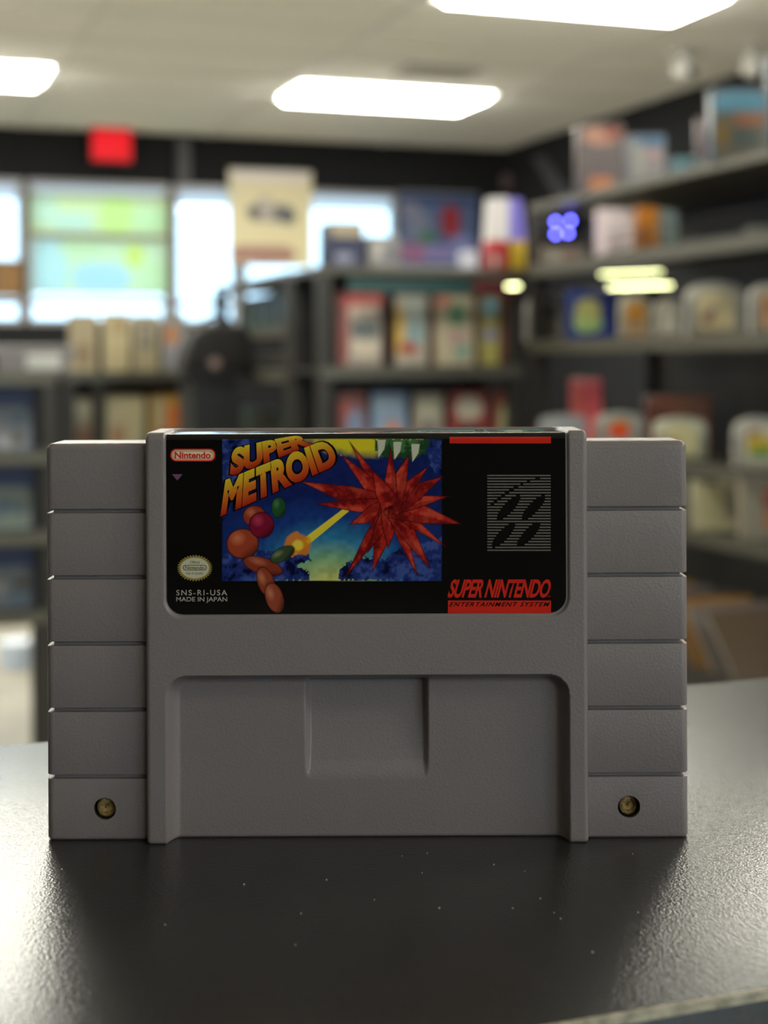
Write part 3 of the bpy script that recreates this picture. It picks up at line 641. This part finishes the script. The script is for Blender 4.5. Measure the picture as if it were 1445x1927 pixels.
# outline of the middle block in the (y,z) plane: bottom, front, top, back
HB, TB = 87.2, 20.0
RT, RB = 1.9, .7
def path_pts(offs=0.):
    P = []  # (y,z,ny,nz,s,zone)
    for y in np.linspace(TB-1.2, RB+.001, 14): P.append((y,0,0,-1,-y,'bottom'))
    for f in np.linspace(0, PI/2, 6)[1:-1]: P.append((RB-RB*math.sin(f), RB-RB*math.cos(f), -math.sin(f), -math.cos(f), RB-RB*math.cos(f), 'front'))
    for z in np.arange(RB, HB-RT, .21): P.append((0,z,-1,0,z,'front'))
    s0 = HB-RT
    for f in np.linspace(0, PI/2, 15): P.append((RT-RT*math.cos(f), HB-RT+RT*math.sin(f), -math.cos(f), math.sin(f), s0+RT*f, 'top'))
    s1 = s0+RT*PI/2
    for y in np.arange(RT+.21, TB-RT, .3): P.append((y,HB,0,1,s1+y-RT,'top'))
    s2 = s1+TB-2*RT
    for f in np.linspace(0, PI/2, 8): P.append((TB-RT+RT*math.sin(f), HB-RT+RT*math.cos(f), math.sin(f), math.cos(f), s2+RT*f, 'back'))
    for z in np.linspace(HB-RT-1, 1.2, 12): P.append((TB,z,1,0,s2+3+(HB-z),'back'))
    P.append((TB-.35,.35,.7,-.7,999,'back')); P.append((TB-1.2,0,0,-1,999,'back'))
    return P
def path_at(s):            # point and outward normal at unrolled height s on front/top
    s0 = HB-RT; s1 = s0+RT*PI/2
    if s <= s0: return 0., s, -1., 0.
    if s <= s1:
        f = (s-s0)/RT; return RT-RT*math.cos(f), HB-RT+RT*math.sin(f), -math.cos(f), math.sin(f)
    return RT+(s-s1), HB, 0., 1.
def sd_rr(x, z, x0, x1, z0, z1, r):
    cx, cz = (x0+x1)/2, (z0+z1)/2; hx, hz = (x1-x0)/2-r, (z1-z0)/2-r
    qx, qz = np.abs(x-cx)-hx, np.abs(z-cz)-hz
    return np.sqrt(np.maximum(qx,0)**2+np.maximum(qz,0)**2)+np.minimum(np.maximum(qx,qz),0)-r
def sstep(t): t = np.clip(t,0,1); return t*t*(3-2*t)
BX0, BX1 = -46.75, 46.75
LX0, LX1, LZ0 = -42.75, 42.75, mm(688,1158)[1]
RX0, RX1, RZ1 = -41.7, 41.9, mm(688,1275)[1]
LTOP = HB-RT+RT*PI/2 + 15.2          # label runs over the top edge, back to here
def recess(x, s):
    lab = .55*sstep((-sd_rr(x, s, LX0, LX1, LZ0, LTOP+.6, 4.1)+.22)/.44)
    d = sd_rr(x, s, RX0, RX1, -20, RZ1, 3.6)
    low = 4.4*(1-(1-np.clip((-d+.9)/2.6,0,1))**2.2)
    tx0, tx1 = mm(577,1400)[0], mm(803,1400)[0]
    zb = mm(688,1482)[1]
    t = np.clip((s-zb)/(RZ1-zb),0,1)
    wall = sstep((x-tx0+.6)/1.2)*sstep((tx1-x+.6)/1.2)
    th = 3.1*(1-(1-t)**2)*sstep(t/.22)*wall*(sstep((-d)/1.5))
    return lab, low+th
xs = np.concatenate([BX0+.9*(1-np.cos(np.linspace(0,PI/2,6)))[:-1]*1.0, np.arange(BX0+.9, BX1-.9, .21), BX1-.9*(1-np.cos(np.linspace(0,PI/2,6)))[::-1]])
PP = path_pts()
X = np.repeat(xs[None,:], len(PP), 0)
py_ = np.array([p[0] for p in PP])[:,None]+0*X; pz_ = np.array([p[1] for p in PP])[:,None]+0*X
ny_ = np.array([p[2] for p in PP])[:,None]; nz_ = np.array([p[3] for p in PP])[:,None]
ss = np.array([p[4] for p in PP])[:,None]+0*X; zone = np.array([p[5] for p in PP])[:,None]
lab, low = recess(X, ss)
ft = (zone=='front')|(zone=='top'); lab = np.where(ft, lab, 0); low = np.where(zone=='front', low, 0)
dedge = np.minimum(X-BX0, BX1-X); rr = .9
fil = rr-np.sqrt(np.maximum(rr*rr-(rr-np.minimum(dedge,rr))**2,0))
Yc = py_ - ny_*(lab+fil) + low; Zc = pz_ - nz_*(lab+fil)
lowb = recess(X, 0*X)[1]
Yc = np.where(zone=='bottom', np.maximum(Yc, lowb+RB), Yc)
P = np.stack([X, Yc, Zc], -1)/1000.
n_ = P.shape[0]
me = grid_mesh('middle_shell', P)
bm = bmesh.new(); bm.from_mesh(me); bm.verts.ensure_lookup_table()
bmesh.ops.remove_doubles(bm, verts=bm.verts[:], dist=1e-7)
be = [e for e in bm.edges if len(e.link_faces)==1]
bmesh.ops.holes_fill(bm, edges=be, sides=0)
M_abs = bpy.data.materials.new('grey_textured_plastic'); M_abs.use_nodes = True
N, L = M_abs.node_tree.nodes, M_abs.node_tree.links; p = N['Principled BSDF']
p.inputs['Base Color'].default_value = (*lin((134,123,121)),1); p.inputs['Roughness'].default_value = .42
tc = N.new('ShaderNodeTexCoord'); n = N.new('ShaderNodeTexNoise'); n.inputs['Scale'].default_value = 1500; n.inputs['Detail'].default_value = 2.5
n2 = N.new('ShaderNodeTexVoronoi'); n2.inputs['Scale'].default_value = 1900
ad = N.new('ShaderNodeMath'); ad.operation = 'ADD'
bp = N.new('ShaderNodeBump'); bp.inputs['Strength'].default_value = .35; bp.inputs['Distance'].default_value = .0001
L.new(tc.outputs['Object'], n.inputs['Vector']); L.new(tc.outputs['Object'], n2.inputs['Vector'])
L.new(n.outputs['Fac'], ad.inputs[0]); L.new(n2.outputs['Distance'], ad.inputs[1]); L.new(ad.outputs[0], bp.inputs['Height']); L.new(bp.outputs[0], p.inputs['Normal'])
obj('middle_shell', bm, M_abs, cart, smooth=50)
# side grips, six ribs each
HWG = 84.8
def grip(side):
    yf, yb, xo, xi, r = 3.0, 17.2, 68.5, 45.9, 1.5
    g = [mm(180 if side<0 else 1200, y)[1] for y in ((961,1087,1213,1339,1466) if side<0 else (956,1082,1209,1335,1462))]
    sec = [(xi,yf,0,-1)] + [(x,yf,0,-1) for x in np.linspace(47,xo-r,5)]
    for f in np.linspace(0,PI/2,9)[1:]: sec.append((xo-r+r*math.sin(f), yf+r-r*math.cos(f), math.sin(f), -math.cos(f)))
    for f in np.linspace(0,PI/2,9): sec.append((xo-r+r*math.cos(f), yb-r+r*math.sin(f), math.cos(f), math.sin(f)))
    sec.append((xi,yb,0,1))
    lv = []
    rb = .8
    for f in np.linspace(0,PI/2,6): lv.append((rb-rb*math.cos(f)*1.0 if False else rb*(1-math.sin(f)), rb*(1-math.cos(f))))
    lv = [(q[1], q[0]) for q in lv]      # (z, inset)
    gw, gd, ch = .44, 1.4, .16
    for zc in sorted(g):
        lv += [(zc-gw-ch,0),(zc-gw-ch*.4,ch*.25),(zc-gw,ch),(zc-gw+.02,gd),(zc+gw-.02,gd),(zc+gw,ch),(zc+gw+ch*.4,ch*.25),(zc+gw+ch,0)]
    for f in np.linspace(0,PI/2,9): lv.append((HWG-r+r*math.sin(f), r*(1-math.cos(f))))
    bm = bmesh.new(); rings = []
    for z, ins in lv:
        rings.append([bm.verts.new((side*(x-nx*ins)/1000, (y-ny*ins)/1000, z/1000)) for (x,y,nx,ny) in sec])
    for A, Bq in zip(rings, rings[1:]):
        for i in range(len(sec)-1): bm.faces.new((A[i],A[i+1],Bq[i+1],Bq[i]))
        bm.faces.new((A[-1],A[0],Bq[0],Bq[-1]))
    bm.faces.new(rings[0]); bm.faces.new(rings[-1])
    o = obj('side_grip', bm, M_abs, None)
    sx, sz = mm(192,1527) if side<0 else mm(1188,1523)
    cb = bmesh.new(); bmesh.ops.create_cone(cb, cap_ends=True, segments=64, radius1=.0024, radius2=.0024, depth=.008, matrix=Matrix.Translation((sx/1000, .0035+.0022, sz/1000)) @ Matrix.Rotation(PI/2,4,'X'))
    cut = obj('cut', cb, None)
    md = o.modifiers.new('b','BOOLEAN'); md.operation='DIFFERENCE'; md.object=cut; md.solver='EXACT'
    dg = bpy.context.evaluated_depsgraph_get(); dg.update(); me2 = bpy.data.meshes.new_from_object(o.evaluated_get(dg)); me2.name='side_grip'
    o.modifiers.clear(); bpy.data.objects.remove(cut)
    o.data = me2; me2.polygons.foreach_set('use_smooth',[True]*len(me2.polygons)); me2.set_sharp_from_angle(angle=math.radians(35))
    o.parent = cart
    # hole lip and security screw
    lip = lathe([(.00240,0),(.00252,-.00006),(.00262,0)], n=48, cap=False)
    # screw: domed ring with six notches
    bm = bmesh.new(); n=48; rings=[]
    for (r_, z_, k_) in ((.0019,0,0),(.0019,.0008,0),(.0016,.0012,1),(.00125,.00125,1),(.0011,.0005,0),(.0006,.0004,0)):
        rings.append([bm.verts.new((r_*(1-(.16*k_ if (i//4)%2 else 0))*math.cos(2*PI*i/n), r_*(1-(.16*k_ if (i//4)%2 else 0))*math.sin(2*PI*i/n), z_)) for i in range(n)])
    for A, Bq in zip(rings, rings[1:]):
        for i in range(n): bm.faces.new((A[i],A[(i+1)%n],Bq[(i+1)%n],Bq[i]))
    bm.faces.new(rings[0]); bm.faces.new(rings[-1])
    s = obj('screw', bm, M_brass, cart, smooth=30); s.rotation_euler=(PI/2,0,.3); s.scale=(1.12,1.12,1); s.location=(sx/1000, .0056, sz/1000)
    s['label'] = 'tarnished brass security screw'
    pk = bmesh.new(); bmesh.ops.create_cone(pk, cap_ends=True, segments=12, radius1=.00045, radius2=.0002, depth=.0006); 
    h_ = obj('screw_pin', pk, M_brass, s); h_.location=(0,0,.0007)
    w_ = obj('hole_wall', lathe([(.00238,0),(.00238,.0055)], n=48, cap=False), M_hole, cart); w_.rotation_euler=(PI/2,0,0); w_.location=(sx/1000,.0092,sz/1000)
    return o
M_brass = mat('tarnished_brass', (170,140,84), .5, metal=.3, bump=.8, bscale=2500, noise=.4)
M_hole = mat('dark_screw_hole', (36,30,24), .7)
grip(-1); grip(1)

# label sheet, following the front and curling over the top edge
def lpos(px, py, off=0.):
    x, s = mm(px, py); y, z, ny, nz = path_at(s); d = .55-.14-off
    return Vector((x/1000, (y-ny*d)/1000, (z-nz*d)/1000))
lx0, lx1, ls0, ls1 = -42.3, 42.2, mm(688,1152)[1], LTOP
nS, nX = 340, 560
sv = np.linspace(ls0, ls1, nS); 
def shrink(s, r, e): d = np.clip(r-np.abs(s-e), 0, r); return r-np.sqrt(r*r-d*d)
ins = shrink(sv, 3.6, ls0) + shrink(sv, 2., ls1)
tt = np.linspace(0,1,nX)
Xg = (lx0+ins)[:,None] + (lx1-lx0-2*ins)[:,None]*tt[None,:]
Sg = np.repeat(sv[:,None], nX, 1)
pa = np.array([path_at(s) for s in sv])
d = .55-.14
P = np.stack([Xg, (pa[:,0]-pa[:,2]*d)[:,None]+0*Xg, (pa[:,1]-pa[:,3]*d)[:,None]+0*Xg], -1)/1000.
# back to photo pixels for painting
DX = Xg*KPX + CX - HX; DY = (101.6-Sg)*KPX
PX = DX + ROLL*DY + HX; PY = DY - ROLL*DX + HY
C = np.empty(PX.shape+(3,)); C[:] = lin((17,15,13))
def vnoise(x, y, sc, seed):
    rs = np.random.RandomState(seed); G = rs.rand(64,64); xf, yf = x/sc, y/sc
    xi, yi = np.floor(xf).astype(int), np.floor(yf).astype(int); fx, fy = xf-xi, yf-yi; fx = fx*fx*(3-2*fx); fy = fy*fy*(3-2*fy)
    g = lambda a,b: G[a%64,b%64]
    return g(xi,yi)*(1-fx)*(1-fy)+g(xi+1,yi)*fx*(1-fy)+g(xi,yi+1)*(1-fx)*fy+g(xi+1,yi+1)*fx*fy
nz1 = vnoise(PX,PY,26,1); nz2 = vnoise(PX,PY,9,2); nz3 = vnoise(PX,PY,4,3)
fb = .5*nz1+.3*nz2+.2*nz3
def blend(mask, col):
    global C
    c = np.array(lin(col)) if isinstance(col, tuple) else col
    C = C*(1-mask[...,None]) + c*mask[...,None]
def soft(v, w=1.2): return np.clip(v/w+.5,0,1)
art = soft(np.minimum(np.minimum(PX-418, 831-PX), np.minimum(PY-822, 1090-PY)), .8)
# generic stand-in picture: night sky glowing over blue rocks
t1 = np.clip((PY-930)/160,0,1); gx = np.exp(-((PX-620)/150)**2)
tone = t1*gx
stops = [(0,(22,34,92)),(.25,(28,60,128)),(.5,(50,126,166)),(.72,(130,176,130)),(1,(206,204,110))]
sky = np.zeros_like(C); ks = [k for k,_ in stops]; cs = np.array([lin(c) for _,c in stops])
for ch in range(3): sky[...,ch] = np.interp(tone, ks, cs[:,ch])
blend(art, sky*(0.8+.4*nz2[...,None]))
yel = art*soft(40-(np.hypot((PX-690)/2.6, (PY-812))+8*nz2-4), 20); blend(yel, (226,206,40))
def polymask(pts, rough=0.):
    x = PX+rough*(nz2-.5)*2; y = PY+rough*(nz3-.5)*2
    d = np.full(PX.shape, 1e9); inside = np.zeros(PX.shape, bool); n = len(pts)
    for i in range(n):
        x0,y0 = pts[i]; x1,y1 = pts[(i+1)%n]
        ex, ey = x1-x0, y1-y0; t = np.clip(((x-x0)*ex+(y-y0)*ey)/(ex*ex+ey*ey+1e-9),0,1)
        d = np.minimum(d, np.hypot(x-x0-t*ex, y-y0-t*ey))
        c = ((y0>y)!=(y1>y)); xx = x0+(y-y0)*ex/((ey if abs(ey)>1e-9 else 1e-9)); inside ^= (c & (x<xx))
    return np.clip(np.where(inside,d,-d)+.5,0,1), np.where(inside,d,-d)
rocks = [[(418,1090),(418,1040),(450,1020),(500,1035),(540,1025),(575,1015),(583,1050),(560,1062),(582,1075),(582,1090)],
         [(640,1090),(642,1062),(680,1045),(720,1050),(760,1020),(800,1022),(831,1008),(831,1090)],
         [(418,822),(470,822),(462,870),(440,900),(430,960),(418,980)],
         [(780,822),(831,822),(831,900),(812,870),(800,845)]]
for r_ in rocks:
    m_, d_ = polymask(r_, 5); blend(m_*art, (34,48,112)); blend(m_*art*(np.clip((fb-.5)*7,0,1)), (64,84,150)); blend(m_*art*(np.clip((.42-fb)*9,0,1)), (12,16,50))
m_, d_ = polymask([(702,822),(810,822),(800,850),(770,862),(730,856),(706,846)], 6); blend(m_*art, (34,70,40)); blend(m_*art*np.clip((fb-.5)*6,0,1), (70,120,70))
for (bx, by) in ((718,838),(748,842),(782,846)):
    m_, d_ = polymask([(bx-8,by-14),(bx+8,by-14),(bx+5,by+4),(bx-6,by+20)]); blend(m_, (206,204,176))
# light streak
m_, d_ = polymask([(545,1030),(686,924),(690,931),(556,1042)]); blend(m_, (240,214,60)); 
m_ = soft(24-(np.hypot(PX-562,(PY-1022)*1.15)+16*(nz2-.5)), 5); blend(m_*.9, (226,130,24)); m_ = soft(10-np.hypot(PX-560,PY-1023), 5); blend(m_, (250,214,70))
# abstract red shards
cx0, cy0 = 735, 950
rs = np.random.RandomState(5)
tips = [(655,824),(640,850),(562,902),(590,945),(655,985),(648,1086),(700,1075),(690,1040),(730,1030),(788,1086),(812,1070),(842,1028),(828,985),(872,984),(848,930),(836,892),(808,872),(770,850),(735,835),(700,880)]
shards = [(math.atan2(y-cy0,x-cx0), math.hypot(x-cx0,y-cy0), 12+ (k*5)%11) for k,(x,y) in enumerate(tips)]
for (an, ln, wd) in shards:
    dx, dy = math.cos(an), math.sin(an); nx, ny = -dy, dx
    tip = (cx0+dx*ln, min(cy0+dy*ln, 1088)); b1 = (cx0+nx*wd, cy0+ny*wd); b2 = (cx0-nx*wd, cy0-ny*wd); m1_ = (cx0+dx*ln*.45+nx*wd*.8, cy0+dy*ln*.45+ny*wd*.8); m2_ = (cx0+dx*ln*.45-nx*wd*.8, cy0+dy*ln*.45-ny*wd*.8)
    m_, d_ = polymask([tip, m1_, b1, b2, m2_]); m_ = m_*(PY>821)
    blend(m_, (70,12,12)); mi = np.clip(d_-1.2,0,1)*(PY>821); blend(mi, (176,38,30)); blend(mi*np.clip((fb-.5)*6,0,1), (206,72,52)); blend(mi*np.clip((.44-fb)*8,0,1), (118,20,20))
    m3, d3 = polymask([tip, m1_, b1, (cx0,cy0)]); blend(np.clip(d3-1.2,0,1)*.45*(PY>821), (100,16,18))
# rounded copper boulders at the left
def disc(cx, cy, rx, ry, col, hi, lo, ang=0.):
    ca, sa = math.cos(ang), math.sin(ang); u = ((PX-cx)*ca+(PY-cy)*sa)/rx; v_ = (-(PX-cx)*sa+(PY-cy)*ca)/ry; q = np.hypot(u,v_)
    blend(soft((1-q)*min(rx,ry),1.5), lo); blend(soft((.93-q)*min(rx,ry),1.5), col)
    blend(np.clip(1-np.hypot(u+.3,v_+.35)/.55,0,1)*(q<.93), hi); blend(np.clip((u*.6+v_*.7-.35)*1.5,0,.8)*(q<.93), lo)
disc(478,968,22,20,(150,58,34),(206,110,74),(46,16,14)); disc(524,952,14,20,(40,84,44),(80,130,80),(12,30,14)); disc(456,1020,31,29,(166,66,40),(222,124,84),(50,18,14))
disc(494,1062,40,16,(140,56,38),(196,110,74),(44,16,14),.3); disc(531,1040,26,13,(62,76,48),(130,140,100),(18,22,14),-.5)
disc(500,1092,16,30,(150,64,42),(206,126,84),(50,18,14),-.35); disc(516,1122,17,30,(156,72,48),(206,130,94),(50,18,14),-.3)
disc(492,985,24,25,(130,22,48),(196,60,90),(40,6,16))
# cobbled edge darkening of the print border
C = np.clip(C,0,1)
lb = obj('label', grid_mesh('label', P, C), M_gloss, cart)
lb.data.polygons.foreach_set('use_smooth',[True]*len(lb.data.polygons)); lb['label'] = 'black printed label with a blue and red picture'

def ink(name, rgb): return mat(name, rgb, .09, spec=.4)
I_red = ink('red_ink', (216,44,30)); I_wht = ink('cream_ink', (236,214,180)); I_gry = ink('grey_ink', (112,106,98)); I_blk = ink('black_ink', (16,13,12)); I_pur = ink('violet_ink', (120,80,112))
I_gold = ink('gold_ink', (150,130,62)); I_txt = ink('pale_ink', (178,172,160)); I_teal = ink('teal_ink', (60,190,180))
def quadfn(c, off):      # c: four photo-pixel corners  TL TR BR BL
    def f(u, v):
        x = (c[3][0]*(1-u)+c[2][0]*u)*(1-v)+(c[0][0]*(1-u)+c[1][0]*u)*v
        y = (c[3][1]*(1-u)+c[2][1]*u)*(1-v)+(c[0][1]*(1-u)+c[1][1]*u)*v
        return lpos(x, y, off)
    return f
def rect(x0,y0,x1,y1): return [(x0,y0),(x1,y0),(x1,y1),(x0,y1)]
def txt(s, c, m, off=.012, offset=0., shear=0., spacing=1.): return obj('lettering', text_mesh(s, quadfn(c, off), offset, shear, spacing), m, lb)
def polys(name, plist, m, off=.008):
    bm = bmesh.new()
    for pl in plist: bm.faces.new([bm.verts.new(lpos(x,y,off)) for x,y in pl])
    me = bpy.data.meshes.new(name); 
    for f in bm.faces:
        f.normal_update()
        if f.normal.y > .2 or (abs(f.normal.y) <= .2 and f.normal.z < 0): f.normal_flip()
    bm.to_mesh(me); bm.free(); me.materials.append(m)
    o = bpy.data.objects.new(name, me); COL.objects.link(o); o.parent = lb; return o
def rr_pts(x0,y0,x1,y1,r,n=8):
    P=[]
    for (cx,cy,a) in ((x1-r,y0+r,-PI/2),(x1-r,y1-r,0),(x0+r,y1-r,PI/2),(x0+r,y0+r,PI)):
        for i in range(n+1): f=a+PI/2*i/n; P.append((cx+r*math.cos(f),cy+r*math.sin(f)))
    return P
polys('brand_badge', [rr_pts(320,841,405,865,11)], I_red, .006); polys('brand_badge_field', [rr_pts(322.5,843.5,402.5,862.5,9)], I_wht, .009)
polys('brand_badge_rim', [rr_pts(324.0,845,401,861,8)], ink('badge_red_line',(176,50,40)), .0105); polys('brand_badge_inner', [rr_pts(325,846,400,860,7)], I_wht, .0115)
txt('Nintendo', rect(328,847,396,859.5), I_red, .014, offset=.035)
txt('TM', rect(394,847,398,849.5), I_red, .014)
polys('arrow_mark', [[(323,889),(343,889),(333,901)]], I_pur)
# title on the picture, yellow to red
M_title = bpy.data.materials.new('yellow_red_title_ink'); M_title.use_nodes=True
N,L=M_title.node_tree.nodes,M_title.node_tree.links; p=N['Principled BSDF']; p.inputs['Roughness'].default_value=.2
at=N.new('ShaderNodeAttribute'); at.attribute_name='Col'; L.new(at.outputs['Color'],p.inputs['Base Color'])
def title(s, c, offset):
    for (m, off, ofs, grad) in ((I_blk,.016,offset+.055,False),(M_title,.019,offset,True)):
        vs=[]; f0=quadfn(c,off)
        k = .02 if not grad else 0
        def f(u,v,vs=vs): 
            vs.append(v); return f0(-k+u*(1+2*k), -k*1.5+v*(1+3*k))
        me=text_mesh(s,f,ofs,cuts=4)
        if grad:
            a=me.color_attributes.new('Col','FLOAT_COLOR','POINT'); y_,o_,r_=np.array(lin((226,200,44))),np.array(lin((214,110,30))),np.array(lin((176,18,18)))
            for i,v in enumerate(vs):
                q = y_*(v-.5)*2+o_*(1-(v-.5)*2) if v>.5 else o_*v*2+r_*(1-v*2)
                a.data[i].color=(*q,1)
        obj('title_lettering' , me, m, lb)
title('SUPER', [(437,840),(572,809),(590,833),(431,895)], .06)
title('METROID', [(424,899),(616,821),(640,870),(414,970)], .06)
txt('R', rect(640,851,644,855), I_txt, .02)
# right side
polys('red_bar', [rect(846,817+k,1037,818+k) for k in range(14)], I_red)
polys('red_bar', [rect(843,1127,1037,1151)], I_red)
txt('SUPER NINTENDO', [(851,1087),(1040,1087),(1032,1122),(841,1122)], I_red, .012, offset=.030, spacing=.92)
txt('TM', rect(1030,1118,1036,1121), I_red, .012)
txt('ENTERTAINMENT SYSTEM', [(849,1130),(1035,1130),(1031,1138.5),(845,1138.5)], I_blk, .014, offset=.02, spacing=1.25)
# striped square mark with four ellipses and an arc knocked out
strips=[]; ells=[(957,952,0),(1004,952,0),(947,1004,0),(995,1002,0)]
an=math.radians(-47); ca,sa=math.cos(an),math.sin(an)
def covered(x,y):
    for (ex,ey,_) in ells:
        u=(x-ex)*ca+(y-ey)*sa; v_=-(x-ex)*sa+(y-ey)*ca
        if (u/31)**2+(v_/9.5)**2<1: return True
    r1=math.hypot((x-1040)/1.0,(y-1012)/1.0)
    if y<950 and 900<x<1040:
        yc = 893+ ((1040-x)/124.)**1.9*62
        if abs(y-yc) < 1.2+ (x<975)*1.8: return True
    return False
y = 891.5
while y < 1033:
    x=917.; st=None
    while x<=1037:
        cv=covered(x,y) or x>=1036.6
        if not cv and st is None: st=x
        if cv and st is not None: strips.append(rect(st,y-1.25,x,y+1.25)); st=None
        x+=.6
    if st is not None: strips.append(rect(st,y-1.25,1036.6,y+1.25))
    y+=5.42
so = polys('striped_mark', strips, I_gry)
# seal
sp=[]; 
for i in range(72):
    f=2*PI*i/72; k=1.0 if i%2 else .87; sp.append((366+34*k*math.cos(f),1066+25.5*k*math.sin(f)))
polys('seal_burst',[sp],I_gold,.006)
def ell(cx,cy,rx,ry,n=48): return [(cx+rx*math.cos(2*PI*i/n),cy+ry*math.sin(2*PI*i/n)) for i in range(n)]
polys('seal_field',[ell(366,1066,27,19.5)],ink('seal_cream_ink',(206,200,170)),.009)
polys('seal_badge',[rr_pts(343.5,1060,388.5,1070.5,5)],ink('seal_brown_ink',(92,78,50)),.011); polys('seal_badge_field',[rr_pts(345,1061.3,387,1069.2,4)],MATS['seal_cream_ink'],.0125)
txt('Nintendo',rect(348,1062,384,1068.6),MATS['seal_brown_ink'],.015,offset=.02)
txt('Official',rect(357,1052.5,375,1057.5),MATS['seal_brown_ink'],.012,offset=.01); txt('Seal of Quality',rect(350,1073.5,382,1079),MATS['seal_brown_ink'],.012,offset=.01)
txt('SNS-RI-USA',rect(331,1107,427,1117.5),I_txt,.012,offset=.008,spacing=1.25)
txt('MADE IN JAPAN',rect(331,1120.5,427,1131.5),I_txt,.012,offset=.008)
# title on the top edge, upside down from here
s1 = HB-RT+RT*PI/2
def topfn(u, v):
    x = (mm(1033,808)[0])*(1-u) + mm(788,808)[0]*u
    s = s1 + 14.0 - 12.4*(v)
    y, z, ny, nz = path_at(s); d = .55-.14-.012
    return Vector((x/1000, (y-ny*d)/1000, (z-nz*d)/1000))
obj('edge_lettering', text_mesh('Super Metroid', topfn, .035), I_teal, lb)
